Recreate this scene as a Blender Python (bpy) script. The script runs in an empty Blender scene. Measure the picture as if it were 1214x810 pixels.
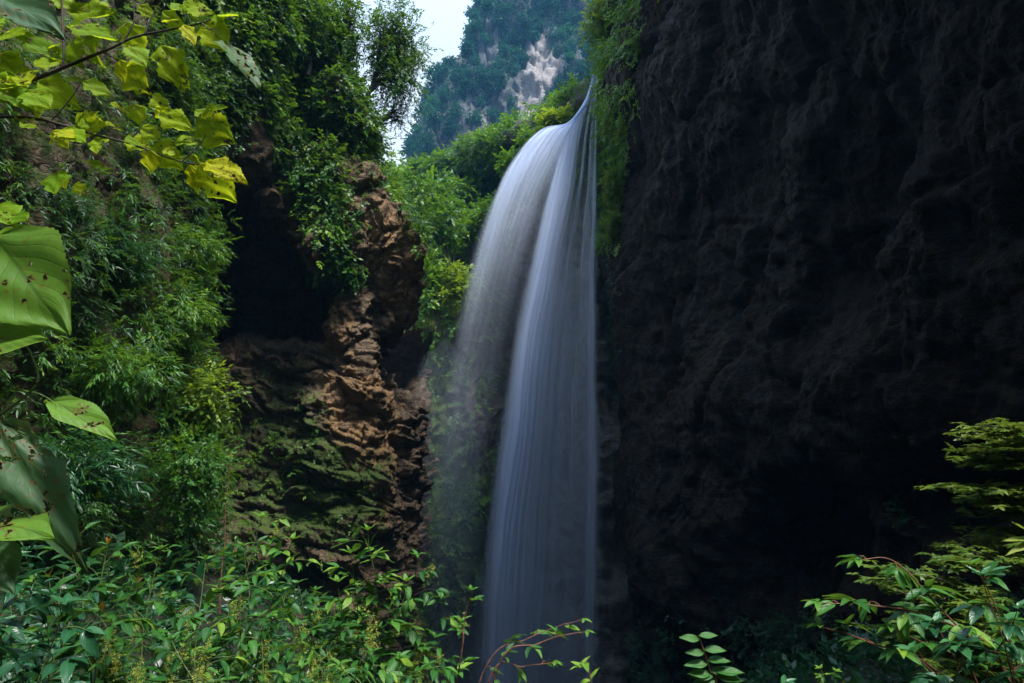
import bpy, math, random
import numpy as np
rng = np.random.default_rng(11)
random.seed(5)
sc = bpy.context.scene
COL = sc.collection

# ------------------------------------------------------------------ camera frame helpers (metres, camera eye at the origin, looking along +Y)
F, CX, CY = 742.0, 607.0, 405.0
TH = math.radians(10.0)
CT, ST = math.cos(TH), math.sin(TH)

def P(px, py, Y):
    """World point seen at photo position (px, py) that stands Y metres down the gorge."""
    dx = (px - CX) / F; dy = (CY - py) / F
    d = np.array([dx, CT - dy * ST, ST + dy * CT])
    return d * (Y / d[1])

def proj(p):
    y = np.maximum(p[..., 1] * CT + p[..., 2] * ST, 0.01)
    up = -p[..., 1] * ST + p[..., 2] * CT
    return CX + F * p[..., 0] / y, CY - F * up / y

def sm(a, b, x):
    t = np.clip((x - a) / (b - a), 0, 1)
    return t * t * (3 - 2 * t)

# ------------------------------------------------------------------ gradient noise
_perm = rng.permutation(256); _perm = np.concatenate([_perm, _perm, _perm])
_g = rng.normal(size=(256, 3)); _g /= np.linalg.norm(_g, axis=1, keepdims=True)
def pn(p):
    p = np.asarray(p, float); sh = p.shape[:-1]; p = p.reshape(-1, 3)
    i = np.floor(p).astype(int); f = p - i; i &= 255
    u = f * f * f * (f * (f * 6 - 15) + 10)
    out = np.zeros(len(p))
    for a in (0, 1):
        pa = _perm[(i[:, 0] + a) & 255]; wa = u[:, 0] if a else 1 - u[:, 0]
        for b in (0, 1):
            pb = _perm[pa + ((i[:, 1] + b) & 255)]; wb = u[:, 1] if b else 1 - u[:, 1]
            for c in (0, 1):
                g = _g[_perm[pb + ((i[:, 2] + c) & 255)]]; wc = u[:, 2] if c else 1 - u[:, 2]
                out += wa * wb * wc * (g[:, 0] * (f[:, 0] - a) + g[:, 1] * (f[:, 1] - b) + g[:, 2] * (f[:, 2] - c))
    return out.reshape(sh) * 1.6
def fbm(p, o=5, gain=.5, ridged=False):
    s = 0; a = 1.0; t = 0
    p = np.asarray(p, float)
    for k in range(o):
        n = pn(p + 17.3 * k)
        if ridged: n = 1 - 2 * np.abs(n)
        s = s + a * n; t += a; a *= gain; p = p * 2.03
    return s / t
def worley(p, seed=0):
    p = np.asarray(p, float); sh = p.shape[:-1]; p = p.reshape(-1, 3); i = np.floor(p).astype(int)
    f1 = np.full(len(p), 9.); f2 = f1.copy(); cid = np.zeros(len(p))
    for a in (-1, 0, 1):
        for b in (-1, 0, 1):
            for c in (-1, 0, 1):
                q = (i + (a, b, c)); h = _perm[_perm[_perm[(q[:, 0] + seed) & 255] + (q[:, 1] & 255)] + (q[:, 2] & 255)]
                d = np.linalg.norm(q + .5 + _g[h] * .45 - p, axis=1); m = d < f1
                f2 = np.where(m, f1, np.minimum(f2, d)); cid = np.where(m, h / 255., cid); f1 = np.where(m, d, f1)
    return f1.reshape(sh), f2.reshape(sh), cid.reshape(sh)
def blocks(p, seed=0):
    """blocky fractured rock: each cell stands in or out, with cracks between"""
    f1, f2, c = worley(p, seed); return (c - .5) * sm(0, .18, f2 - f1) - .35 * (1 - sm(0, .10, f2 - f1)) + .3 * (.5 - f1)
def blob(px, py, cx, cy, rx, ry, ang=0, soft=.5):
    a = math.radians(ang); x = px - cx; y = py - cy
    u = (x * math.cos(a) + y * math.sin(a)) / rx; v = (-x * math.sin(a) + y * math.cos(a)) / ry
    return 1 - sm(1 - soft, 1 + soft, np.sqrt(u * u + v * v))
def poly(px, py, pts, soft=12):
    pts = np.array(pts, float); n = len(pts)
    inside = np.zeros(px.shape, bool); d2 = np.full(px.shape, 1e18)
    for i in range(n):
        x0, y0 = pts[i]; x1, y1 = pts[(i + 1) % n]
        cond = ((y0 > py) != (y1 > py)); dy = (y1 - y0) or 1e-9
        inside ^= cond & (px < (x1 - x0) * (py - y0) / dy + x0)
        ex, ey = x1 - x0, y1 - y0; t = np.clip(((px - x0) * ex + (py - y0) * ey) / (ex * ex + ey * ey + 1e-9), 0, 1)
        d2 = np.minimum(d2, (px - x0 - t * ex) ** 2 + (py - y0 - t * ey) ** 2)
    d = np.sqrt(d2); sd = np.where(inside, d, -d)
    return sm(-soft, soft, sd)
def nz(v):
    return v / np.maximum(np.linalg.norm(v, axis=-1, keepdims=True), 1e-9)

def catmull(pts, ts):
    """pts (n,k), ts in [0,n-1]"""
    pts = np.array(pts, float); n = len(pts)
    pp = np.vstack([2 * pts[0] - pts[1], pts, 2 * pts[-1] - pts[-2]])
    i = np.clip(np.floor(ts).astype(int), 0, n - 2); f = (ts - i)[:, None]
    a, b, c, d = pp[i], pp[i + 1], pp[i + 2], pp[i + 3]
    return .5 * (2 * b + (c - a) * f + (2 * a - 5 * b + 4 * c - d) * f ** 2 + (3 * b - a - 3 * c + d) * f ** 3)

# ------------------------------------------------------------------ objects
def tag(o, label=None, cat=None, group=None, kind=None):
    if label: o['label'] = label
    if cat: o['category'] = cat
    if group: o['group'] = group
    if kind: o['kind'] = kind
    return o
def empty(name, loc, label, cat, group=None):
    o = bpy.data.objects.new(name, None); COL.objects.link(o); o.location = [float(c) for c in loc]
    o.empty_display_size = .2
    return tag(o, label, cat, group)
def mk(name, V, Fc, mat, parent=None, smooth=False, attrs=None, uv=None):
    V = np.asarray(V, np.float32).reshape(-1, 3); Fc = np.asarray(Fc, np.int32)
    if parent is not None: V = V - np.array(parent.location, np.float32)
    k = Fc.shape[1]
    me = bpy.data.meshes.new(name)
    me.vertices.add(len(V)); me.vertices.foreach_set('co', V.ravel())
    me.loops.add(Fc.size); me.loops.foreach_set('vertex_index', Fc.ravel())
    me.polygons.add(len(Fc)); me.polygons.foreach_set('loop_start', np.arange(0, Fc.size, k, dtype=np.int32))
    me.polygons.foreach_set('loop_total', np.full(len(Fc), k, np.int32))
    me.update(calc_edges=True)
    if smooth: me.polygons.foreach_set('use_smooth', np.ones(len(Fc), bool))
    for an, av in (attrs or {}).items():
        at = me.attributes.new(an, 'FLOAT', 'POINT'); at.data.foreach_set('value', np.asarray(av, np.float32).ravel())
    if uv is not None:
        l = me.uv_layers.new(name='UVMap'); l.data.foreach_set('uv', np.asarray(uv, np.float32)[Fc.ravel()].ravel())
    me.materials.append(mat)
    me.validate()
    o = bpy.data.objects.new(name, me); COL.objects.link(o)
    if parent is not None: o.parent = parent
    return o
def gridfaces(nr, nc):
    a = np.arange(nr * nc).reshape(nr, nc)
    return np.stack([a[:-1, :-1], a[:-1, 1:], a[1:, 1:], a[1:, :-1]], -1).reshape(-1, 4)

class Tubes:
    def __init__(s): s.V = []; s.F = []; s.n = 0
    def add(s, pts, r0, r1, seg=6, wob=0.0):
        pts = np.asarray(pts, float); n = len(pts)
        if wob: pts = pts + np.stack([pn(pts * 3.1 + 5), pn(pts * 3.1 + 25), pn(pts * 3.1 + 45)], -1) * wob * np.linspace(0, 1, n)[:, None]
        t = nz(np.gradient(pts, axis=0)); ref = np.array([0.13, .21, 1.0]); ref = np.where(np.abs(t @ nz(ref))[:, None] > .95, np.array([[1., .1, 0]]), ref)
        a = nz(np.cross(t, ref)); b = np.cross(t, a)
        r = (r0 + (r1 - r0) * np.linspace(0, 1, n))[:, None, None]
        th = np.linspace(0, 2 * math.pi, seg, endpoint=False)
        V = pts[:, None] + r * (a[:, None] * np.cos(th)[None, :, None] + b[:, None] * np.sin(th)[None, :, None])
        idx = np.arange(n * seg).reshape(n, seg)
        q = np.stack([idx[:-1], np.roll(idx[:-1], -1, 1), np.roll(idx[1:], -1, 1), idx[1:]], -1).reshape(-1, 4)
        s.V.append(V.reshape(-1, 3)); s.F.append(q + s.n); s.n += n * seg
        return pts
    def build(s, name, mat, parent=None):
        if not s.V: return None
        return mk(name, np.concatenate(s.V), np.concatenate(s.F), mat, parent, True)

# ------------------------------------------------------------------ leaf and sprig templates: (verts, tris, leafjitter, uv)
def leaf_simple(w=.28, droop=.12, fold=.06):
    V = np.array([(0, 0, 0), (w, .42, 0), (0, 1, -droop), (-w, .42, 0), (0, .45, -fold)], float)
    T = np.array([(0, 1, 4), (1, 2, 4), (2, 3, 4), (3, 0, 4)])
    return V, T
def leaf_grid(w=.3, na=4, nl=9, tip=1.6, droop=.18, fold=.10, wave=.02, seed=0, peak=.4, lobes=0.0):
    r = np.random.default_rng(seed)
    t = np.linspace(0, 1, nl); c = np.linspace(-1, 1, 2 * (na // 2) + 1)
    prof = np.sin(math.pi * np.clip(t, 0, 1) ** (math.log(.5) / math.log(peak))) ** .8
    prof = prof * (1 - .35 * sm(.7, 1, t)) ; prof[-1] = 0; prof[0] = .02
    if lobes: prof = prof * (1 + lobes * .6 * np.sin(t * 17 + seed) * sm(0, .2, t)) * (1 + .5 * lobes * (np.arange(nl) % 2 - .5))
    X = w * prof[:, None] * c[None]; 
    if lobes: X = X * (1 + lobes * .8 * np.sin(t[:, None] * 13 + (c > 0)[None] * 2.0 + seed) * .6)
    Yy = np.repeat(t[:, None], len(c), 1) - .05 * np.abs(c)[None] * prof[:, None]
    Z = fold * np.abs(c)[None] * prof[:, None] - droop * t[:, None] ** 1.8 + wave * np.sin(9 * t[:, None] + 2 * c[None] * 3 + seed)
    V = np.stack([X, Yy, Z], -1).reshape(-1, 3)
    q = gridfaces(nl, len(c)); T = np.concatenate([q[:, [0, 1, 2]], q[:, [0, 2, 3]]])
    uv = np.stack([np.repeat(c[None] * .5 + .5, nl, 0) * np.ones((nl, 1)), np.repeat(t[:, None], len(c), 1)], -1).reshape(-1, 2)
    return V, T, uv
def frame(f, n):
    f = nz(np.asarray(f, float)); n = np.asarray(n, float)
    z = nz(n - (n * f).sum(-1, keepdims=True) * f); x = np.cross(f, z)
    return np.stack([x, f, z], -1)
def sprig(kind, seed):
    r = np.random.default_rng(seed); Vs = []; Ts = []; J = []; n = 0
    if kind == 'narrow':  N, ll, w, ang = 11, .42, .11, 38
    elif kind == 'broad': N, ll, w, ang = 9, .34, .27, 55
    elif kind == 'tiny':  N, ll, w, ang = 16, .20, .30, 60
    elif kind == 'fern':  N, ll, w, ang = 20, .30, .10, 68
    elif kind == 'whorl': N, ll, w, ang = 9, .5, .2, 0
    elif kind == 'clump': N, ll, w, ang = 14, .42, .36, 60
    V0, T0 = leaf_simple(w)
    for k in range(N):
        t = k / (N - 1)
        if kind == 'whorl':
            a = k * 2 * math.pi / N + r.normal() * .15; d = np.array([math.sin(a), math.cos(a), .10 * r.normal() - .02]); pos = np.array([0, 0, 0.]); nn = np.array([0, 0, 1.]) + r.normal(size=3) * .15
        elif kind == 'clump':
            pos = r.normal(size=3) * .33; d = nz(pos + r.normal(size=3) * .4 + np.array([0, 0, -.1])); nn = np.array([0, 0, 1.]) + r.normal(size=3) * .5
        else:
            s = 1 if k % 2 else -1; a = math.radians(ang * (1 - .6 * t)) * s + r.normal() * .12
            d = np.array([math.sin(a), math.cos(a), r.normal() * .22 - .18]); pos = np.array([0, t * .95, -.16 * t * t]) + r.normal(size=3) * (.0 if kind == 'fern' else .04)
            nn = np.array([0, 0, 1.]) + r.normal(size=3) * .28
        l = ll * (1 + .25 * r.normal()) * ((1.15 - .75 * t) if kind == 'fern' else 1)
        R = frame(d[None], nn[None])[0]
        Vs.append((V0 * l) @ R.T + pos); Ts.append(T0 + n); J += [r.random()] * len(V0); n += len(V0)
    return np.concatenate(Vs), np.concatenate(Ts), np.array(J)
SPR = {k: [sprig(k, i * 7 + 1) for i in range(6)] for k in ('narrow', 'broad', 'tiny', 'fern', 'whorl', 'clump')}
def _nl(i, **kw):
    V, T, uv = leaf_grid(seed=i, **kw); return V, T, np.full(len(V), .5), uv
SPR['leafA'] = [_nl(i, w=.205, droop=.10 + .11 * i, fold=.10, peak=.40) for i in range(4)]           # ovate, drip tip
SPR['leafB'] = [_nl(i, w=.20, droop=.05 + .05 * i, fold=.05, peak=.45) for i in range(4)]           # lanceolate, stiff
SPR['leafY'] = [_nl(i * 3 + 1, w=.36, droop=.05 + .08 * i, fold=.04, peak=.42, nl=21, na=8, lobes=.22, wave=.03) for i in range(6)]
SPR['leafBig'] = [_nl(i * 5 + 2, w=.36, droop=.10, fold=.06, peak=.42, nl=41, na=14, lobes=.07, wave=.015) for i in range(3)]

SPR['leafN'] = [_nl(i, w=.085, droop=.05 + .08 * i, fold=.03, peak=.35) for i in range(3)]

class Fol:
    def __init__(s): s.V = []; s.T = []; s.a = []; s.uv = []; s.n = 0
    def add(s, kind, pos, fwd, nrm, scale, tint):
        pos = np.atleast_2d(pos); N = len(pos)
        if N == 0: return
        R = frame(np.broadcast_to(fwd, (N, 3)), np.broadcast_to(nrm, (N, 3)))
        scale = np.broadcast_to(scale, (N,)); tint = np.broadcast_to(tint, (N,))
        which = rng.integers(0, len(SPR[kind]), N)
        for v in range(len(SPR[kind])):
            m = which == v; k = int(m.sum())
            if not k: continue
            tp = SPR[kind][v]; V0, T0, J = tp[:3]
            V = np.einsum('nij,mj->nmi', R[m], V0) * scale[m][:, None, None] + pos[m][:, None]
            s.V.append(V.reshape(-1, 3)); s.T.append((T0[None] + (np.arange(k) * len(V0))[:, None, None]).reshape(-1, 3) + s.n)
            s.a.append((tint[m][:, None] + (J[None] - .5) * .28).ravel())
            s.uv.append(np.tile(tp[3], (k, 1)) if len(tp) > 3 else np.zeros((k * len(V0), 2)))
            s.n += k * len(V0)
    def build(s, name, mat, parent=None, smooth=False):
        if not s.V: return None
        return mk(name, np.concatenate(s.V), np.concatenate(s.T), mat, parent, smooth, {'tint': np.concatenate(s.a)}, np.concatenate(s.uv))

# ------------------------------------------------------------------ materials
def newmat(name):
    m = bpy.data.materials.new(name); m.use_nodes = True; nt = m.node_tree; nt.nodes.clear()
    out = nt.nodes.new('ShaderNodeOutputMaterial'); return m, nt, out
def N(nt, t, **kw):
    n = nt.nodes.new(t)
    for k, v in kw.items():
        if k.startswith('_'): setattr(n, k[1:], v)
        else: n.inputs[k].default_value = v
    return n
def ramp(nt, fac, stops):
    r = nt.nodes.new('ShaderNodeValToRGB'); e = r.color_ramp.elements
    e[0].position, e[0].color = stops[0][0], (*stops[0][1], 1); e[1].position, e[1].color = stops[-1][0], (*stops[-1][1], 1)
    for p, c in stops[1:-1]:
        x = e.new(p); x.color = (*c, 1)
    nt.links.new(fac, r.inputs[0]); return r.outputs[0]
def mathn(nt, op, a, b=None, clamp=False):
    n = nt.nodes.new('ShaderNodeMath'); n.operation = op; n.use_clamp = clamp
    for i, v in enumerate((a, b)):
        if v is None: continue
        if isinstance(v, (int, float)): n.inputs[i].default_value = v
        else: nt.links.new(v, n.inputs[i])
    return n.outputs[0]
def mixc(nt, fac, a, b):
    n = nt.nodes.new('ShaderNodeMix'); n.data_type = 'RGBA'
    if isinstance(fac, (int, float)): n.inputs[0].default_value = fac
    else: nt.links.new(fac, n.inputs[0])
    for i, v in ((6, a), (7, b)):
        if isinstance(v, tuple): n.inputs[i].default_value = (*v, 1)
        else: nt.links.new(v, n.inputs[i])
    return n.outputs[2]

def leafmat(name, cols, transl=.35, rough=.45, veins=False, holes=0.0, spec=.4, vdark=False):
    m, nt, out = newmat(name); L = nt.links.new
    at = N(nt, 'ShaderNodeAttribute', _attribute_name='tint')
    no = N(nt, 'ShaderNodeTexNoise', Scale=1.3 if not veins else 6.0); geo = N(nt, 'ShaderNodeNewGeometry'); L(geo.outputs['Position'], no.inputs['Vector'])
    f = mathn(nt, 'ADD', at.outputs['Fac'], mathn(nt, 'MULTIPLY', mathn(nt, 'SUBTRACT', no.outputs[0], .5), .5))
    col = ramp(nt, f, cols)
    tc = N(nt, 'ShaderNodeUVMap')
    nrm = None
    if veins:
        vo = N(nt, 'ShaderNodeTexVoronoi', _feature='DISTANCE_TO_EDGE', Scale=26.0); L(tc.outputs[0], vo.inputs['Vector'])
        net = mathn(nt, 'SUBTRACT', 1.0, mathn(nt, 'MULTIPLY', vo.outputs['Distance'], 9.0), True)
        mo_ = N(nt, 'ShaderNodeTexNoise', Scale=38.0, Detail=3.0); L(geo.outputs['Position'], mo_.inputs['Vector'])
        col = mixc(nt, mathn(nt, 'ADD', mathn(nt, 'MULTIPLY', net, .18), mathn(nt, 'MULTIPLY', mathn(nt, 'SUBTRACT', mo_.outputs[0], .35), .9, ), True), col, tuple(x * .45 for x in cols[1][1]))
        sx = N(nt, 'ShaderNodeSeparateXYZ'); L(tc.outputs[0], sx.inputs[0])
        ax = mathn(nt, 'ABSOLUTE', mathn(nt, 'SUBTRACT', sx.outputs[0], .5))
        ph = mathn(nt, 'SUBTRACT', mathn(nt, 'MULTIPLY', sx.outputs[1], 7.0), mathn(nt, 'MULTIPLY', ax, 7.0))
        w = mathn(nt, 'ABSOLUTE', mathn(nt, 'SUBTRACT', mathn(nt, 'FRACT', ph), .5))      # 0 at the side vein
        side = mathn(nt, 'SUBTRACT', 1.0, mathn(nt, 'MULTIPLY', w, 14.0), True)
        mid = mathn(nt, 'SUBTRACT', 1.0, mathn(nt, 'MULTIPLY', ax, 30.0), True)
        vein = mathn(nt, 'MAXIMUM', mid, mathn(nt, 'MULTIPLY', side, .55))
        vc = mixc(nt, mathn(nt, 'MULTIPLY', vein, .22 if not vdark else .5), col, (cols[-1][1][0] * 1.1, cols[-1][1][1] * 1.05, cols[-1][1][2] * 1.1) if not vdark else tuple(x * .3 for x in cols[0][1])); col = vc  # vdark: veins coloured dark to imitate light coming from behind
        bp = N(nt, 'ShaderNodeBump', Strength=.28, Distance=.003); L(mathn(nt, 'MULTIPLY', mathn(nt, 'ADD', w, mathn(nt, 'MULTIPLY', vein, -.6)), 1.0), bp.inputs['Height']); nrm = bp.outputs[0]
    alpha = None
    if holes > 0:
        hn = N(nt, 'ShaderNodeTexNoise', Scale=55.0, Detail=3.0); L(geo.outputs['Position'], hn.inputs['Vector'])
        h2 = N(nt, 'ShaderNodeTexNoise', Scale=14.0, Detail=1.0); L(geo.outputs['Position'], h2.inputs['Vector'])
        hv = mathn(nt, 'ADD', mathn(nt, 'MULTIPLY', hn.outputs[0], .6), mathn(nt, 'MULTIPLY', h2.outputs[0], .4))
        brown = mathn(nt, 'MULTIPLY', mathn(nt, 'SUBTRACT', hv, holes - .045), 30.0, True)
        col = mixc(nt, mathn(nt, 'MULTIPLY', brown, .75), col, (.16, .075, .02))
        alpha = mathn(nt, 'LESS_THAN', hv, holes)
    pb = N(nt, 'ShaderNodeBsdfPrincipled', Roughness=rough); pb.inputs['Specular IOR Level'].default_value = spec
    L(col, pb.inputs['Base Color'])
    tr = N(nt, 'ShaderNodeBsdfTranslucent'); L(mixc(nt, .35, col, tuple(min(.9, x) for x in (cols[-1][1][0] * 1.4, cols[-1][1][1] * 1.4, cols[-1][1][2] * .8))), tr.inputs[0])
    if nrm: L(nrm, pb.inputs['Normal'])
    mx = N(nt, 'ShaderNodeMixShader', Fac=transl); L(pb.outputs[0], mx.inputs[1]); L(tr.outputs[0], mx.inputs[2])
    sh = mx.outputs[0]
    if alpha is not None:
        tp = N(nt, 'ShaderNodeBsdfTransparent'); m2 = N(nt, 'ShaderNodeMixShader'); L(alpha, m2.inputs[0]); L(tp.outputs[0], m2.inputs[1]); L(sh, m2.inputs[2]); sh = m2.outputs[0]
    L(sh, out.inputs[0]); return m

def barkmat(name, c1, c2, sc_=8.0, rough=.8):
    m, nt, out = newmat(name); L = nt.links.new
    g = N(nt, 'ShaderNodeNewGeometry'); no = N(nt, 'ShaderNodeTexNoise', Scale=sc_, Detail=5.0); L(g.outputs['Position'], no.inputs['Vector'])
    pb = N(nt, 'ShaderNodeBsdfPrincipled', Roughness=rough); L(ramp(nt, no.outputs[0], [(.3, c1), (.7, c2)]), pb.inputs['Base Color'])
    bp = N(nt, 'ShaderNodeBump', Strength=.4, Distance=.01); L(no.outputs[0], bp.inputs['Height']); L(bp.outputs[0], pb.inputs['Normal'])
    L(pb.outputs[0], out.inputs[0]); return m

def rockmat(name, dark, mid, light, ochre, moss, rough=.75, scale=1.0, bump=.6, white=None, spec=.35):
    m, nt, out = newmat(name); L = nt.links.new
    g = N(nt, 'ShaderNodeNewGeometry'); pos = g.outputs['Position']
    def noise(s, d=6.0, vec=None, st=None, r=.55):
        n = N(nt, 'ShaderNodeTexNoise', Scale=s * scale, Detail=d, Roughness=r); src = vec or pos
        if st:
            mp = N(nt, 'ShaderNodeMapping'); mp.inputs['Scale'].default_value = st; L(src, mp.inputs[0]); src = mp.outputs[0]
        L(src, n.inputs['Vector']); return n.outputs[0]
    big = noise(.35, 4.0); med = noise(1.6, 8.0, r=.65); fine = noise(9.0, 6.0, r=.7); strat = noise(1.4, 5.0, st=(.5, .5, 4.0)); run = noise(1.1, 4.0, st=(2.6, 2.6, .25))
    base = ramp(nt, mathn(nt, 'ADD', mathn(nt, 'MULTIPLY', med, .55), mathn(nt, 'ADD', mathn(nt, 'MULTIPLY', fine, .25), mathn(nt, 'MULTIPLY', strat, .2))), [(.34, dark), (.5, mid), (.66, light)])
    oc = N(nt, 'ShaderNodeAttribute', _attribute_name='ochre'); ms = N(nt, 'ShaderNodeAttribute', _attribute_name='moss')
    of = mathn(nt, 'MULTIPLY', mathn(nt, 'SUBTRACT', mathn(nt, 'ADD', oc.outputs['Fac'], mathn(nt, 'MULTIPLY', mathn(nt, 'SUBTRACT', med, .5), 1.6)), .35), 2.5, True)
    c = mixc(nt, mathn(nt, 'MULTIPLY', of, .8), base, mixc(nt, fine, tuple(x * .5 for x in ochre), tuple(x * 1.35 for x in ochre)))
    # dark mineral runs
    rf = mathn(nt, 'MULTIPLY', mathn(nt, 'SUBTRACT', run, .52), 7.0, True)
    c = mixc(nt, mathn(nt, 'MULTIPLY', rf, .55), c, tuple(x * .6 for x in dark))
    if white:
        wt = N(nt, 'ShaderNodeAttribute', _attribute_name='pale')
        wf = mathn(nt, 'MULTIPLY', mathn(nt, 'SUBTRACT', mathn(nt, 'ADD', wt.outputs['Fac'], mathn(nt, 'MULTIPLY', mathn(nt, 'SUBTRACT', med, .5), .8)), .4), 3.0, True)
        c = mixc(nt, wf, c, mixc(nt, fine, tuple(x * .45 for x in white), white))
    sx = N(nt, 'ShaderNodeSeparateXYZ'); L(g.outputs['Normal'], sx.inputs[0])
    mf = mathn(nt, 'ADD', mathn(nt, 'MULTIPLY', sx.outputs[2], .35), mathn(nt, 'ADD', ms.outputs['Fac'], mathn(nt, 'MULTIPLY', mathn(nt, 'SUBTRACT', med, .5), 2.2)))
    mf = mathn(nt, 'MULTIPLY', mathn(nt, 'SUBTRACT', mf, .45), 3.0, True)
    c = mixc(nt, mf, c, mixc(nt, fine, tuple(x * .45 for x in moss), tuple(x * 1.5 for x in moss)))
    pb = N(nt, 'ShaderNodeBsdfPrincipled', Roughness=rough); L(c, pb.inputs['Base Color']); pb.inputs['Specular IOR Level'].default_value = spec
    h = mathn(nt, 'ADD', mathn(nt, 'MULTIPLY', med, 1.0), mathn(nt, 'ADD', mathn(nt, 'MULTIPLY', fine, .35), mathn(nt, 'MULTIPLY', strat, .5)))
    vo = N(nt, 'ShaderNodeTexVoronoi', _feature='DISTANCE_TO_EDGE', Scale=2.4 * scale); mpv = N(nt, 'ShaderNodeMapping'); mpv.inputs['Scale'].default_value = (.8, .8, 1.9); mpv.inputs['Rotation'].default_value = (.2, .25, 0)
    wv = N(nt, 'ShaderNodeTexNoise', Scale=1.5 * scale, Detail=4.0); L(pos, wv.inputs['Vector']); av = N(nt, 'ShaderNodeVectorMath', _operation='MULTIPLY_ADD'); av.inputs[1].default_value = (.9, .9, .9); L(wv.outputs['Color'], av.inputs[0]); L(pos, av.inputs[2])
    L(av.outputs[0], mpv.inputs[0]); L(mpv.outputs[0], vo.inputs['Vector'])
    crack = mathn(nt, 'MULTIPLY', mathn(nt, 'MINIMUM', vo.outputs['Distance'], .12), 1.3); h = mathn(nt, 'ADD', h, crack)
    bp = N(nt, 'ShaderNodeBump', Strength=bump, Distance=.5 / scale); L(h, bp.inputs['Height']); L(bp.outputs[0], pb.inputs['Normal'])
    L(pb.outputs[0], out.inputs[0]); return m

M = {}
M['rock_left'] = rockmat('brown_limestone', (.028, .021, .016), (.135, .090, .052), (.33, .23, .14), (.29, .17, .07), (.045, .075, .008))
M['rock_right'] = rockmat('wet_dark_limestone', (.004, .003, .002), (.0135, .0086, .0042), (.046, .029, .014), (.040, .022, .010), (.010, .030, .012), rough=.6, spec=.12)  # wet rock, its colours darkened further to stand in for deep shade
M['rock_back'] = rockmat('gorge_limestone', (.03, .03, .032), (.10, .085, .075), (.20, .17, .14), (.20, .11, .05), (.05, .10, .02))
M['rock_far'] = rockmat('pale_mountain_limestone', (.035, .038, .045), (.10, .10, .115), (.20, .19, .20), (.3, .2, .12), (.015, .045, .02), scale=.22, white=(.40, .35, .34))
M['soil'] = rockmat('leaf_litter_soil', (.008, .007, .005), (.022, .016, .010), (.045, .032, .018), (.05, .03, .012), (.012, .03, .006), scale=4.0)
M['leaf_green'] = leafmat('green_leaves', [(.0, (.010, .048, .008)), (.35, (.026, .110, .013)), (.65, (.065, .19, .015)), (1.0, (.20, .32, .015))])
M['leaf_dark'] = leafmat('dark_teal_leaves', [(.0, (.007, .030, .009)), (.4, (.012, .065, .018)), (.75, (.03, .12, .035)), (1.0, (.08, .2, .03))], rough=.35)
M['leaf_lime'] = leafmat('lime_leaves', [(.0, (.05, .12, .01)), (.5, (.14, .24, .015)), (1.0, (.32, .40, .03))], transl=.45)
M['leaf_teal'] = leafmat('blue_green_leaves', spec=.08, cols=[(.0, (.003, .022, .022)), (.5, (.009, .060, .042)), (1.0, (.04, .16, .06))])
M['near_green'] = leafmat('glossy_green_leaves', [(.0, (.010, .055, .012)), (.4, (.022, .11, .020)), (.75, (.055, .19, .025)), (1.0, (.20, .34, .035))], veins=True, rough=.40, transl=.30, spec=.28)
M['near_teal'] = leafmat('glossy_teal_leaves', [(.0, (.008, .045, .018)), (.5, (.018, .095, .035)), (1.0, (.06, .20, .06))], veins=True, rough=.3, transl=.22)
M['near_olive'] = leafmat('olive_leaves', [(.0, (.04, .08, .015)), (.5, (.10, .17, .02)), (1.0, (.26, .32, .04))], veins=True, rough=.5)
M['near_yellow'] = leafmat('yellow_green_leaves', [(.0, (.09, .24, .010)), (.45, (.22, .40, .012)), (.8, (.40, .56, .016)), (1.0, (.60, .60, .02))], veins=True, rough=.55, transl=.55, holes=.605, vdark=True, spec=.15)
M['near_big'] = leafmat('large_leaf_green', [(.0, (.04, .12, .02)), (.5, (.12, .26, .025)), (1.0, (.26, .42, .04))], veins=True, rough=.5, transl=.45, holes=.62, vdark=True)
M['near_worn'] = leafmat('worn_grey_green_leaf', [(.0, (.03, .09, .04)), (.5, (.07, .16, .06)), (1.0, (.16, .28, .08))], veins=True, rough=.55, transl=.4, holes=.58)
M['leaf_olive'] = leafmat('olive_green_leaves', [(.0, (.02, .06, .010)), (.5, (.06, .12, .015)), (1.0, (.17, .23, .03))], transl=.3, rough=.4)
M['shoot_red'] = leafmat('red_brown_shoot', [(.0, (.12, .03, .01)), (.5, (.30, .09, .02)), (1.0, (.42, .25, .03))], transl=.4)
M['bloom'] = leafmat('yellow_green_buds', [(.0, (.18, .24, .03)), (.5, (.34, .38, .05)), (1.0, (.5, .5, .08))], transl=.3)
M['bark'] = barkmat('dark_bark', (.02, .015, .012), (.07, .05, .04))
M['bark_pale'] = barkmat('grey_bark', (.05, .045, .04), (.16, .14, .12))
M['stem_green'] = barkmat('green_stem', (.05, .09, .02), (.12, .16, .04), 30)
M['stem_red'] = barkmat('red_brown_stem', (.10, .035, .02), (.22, .09, .05), 30)

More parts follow.
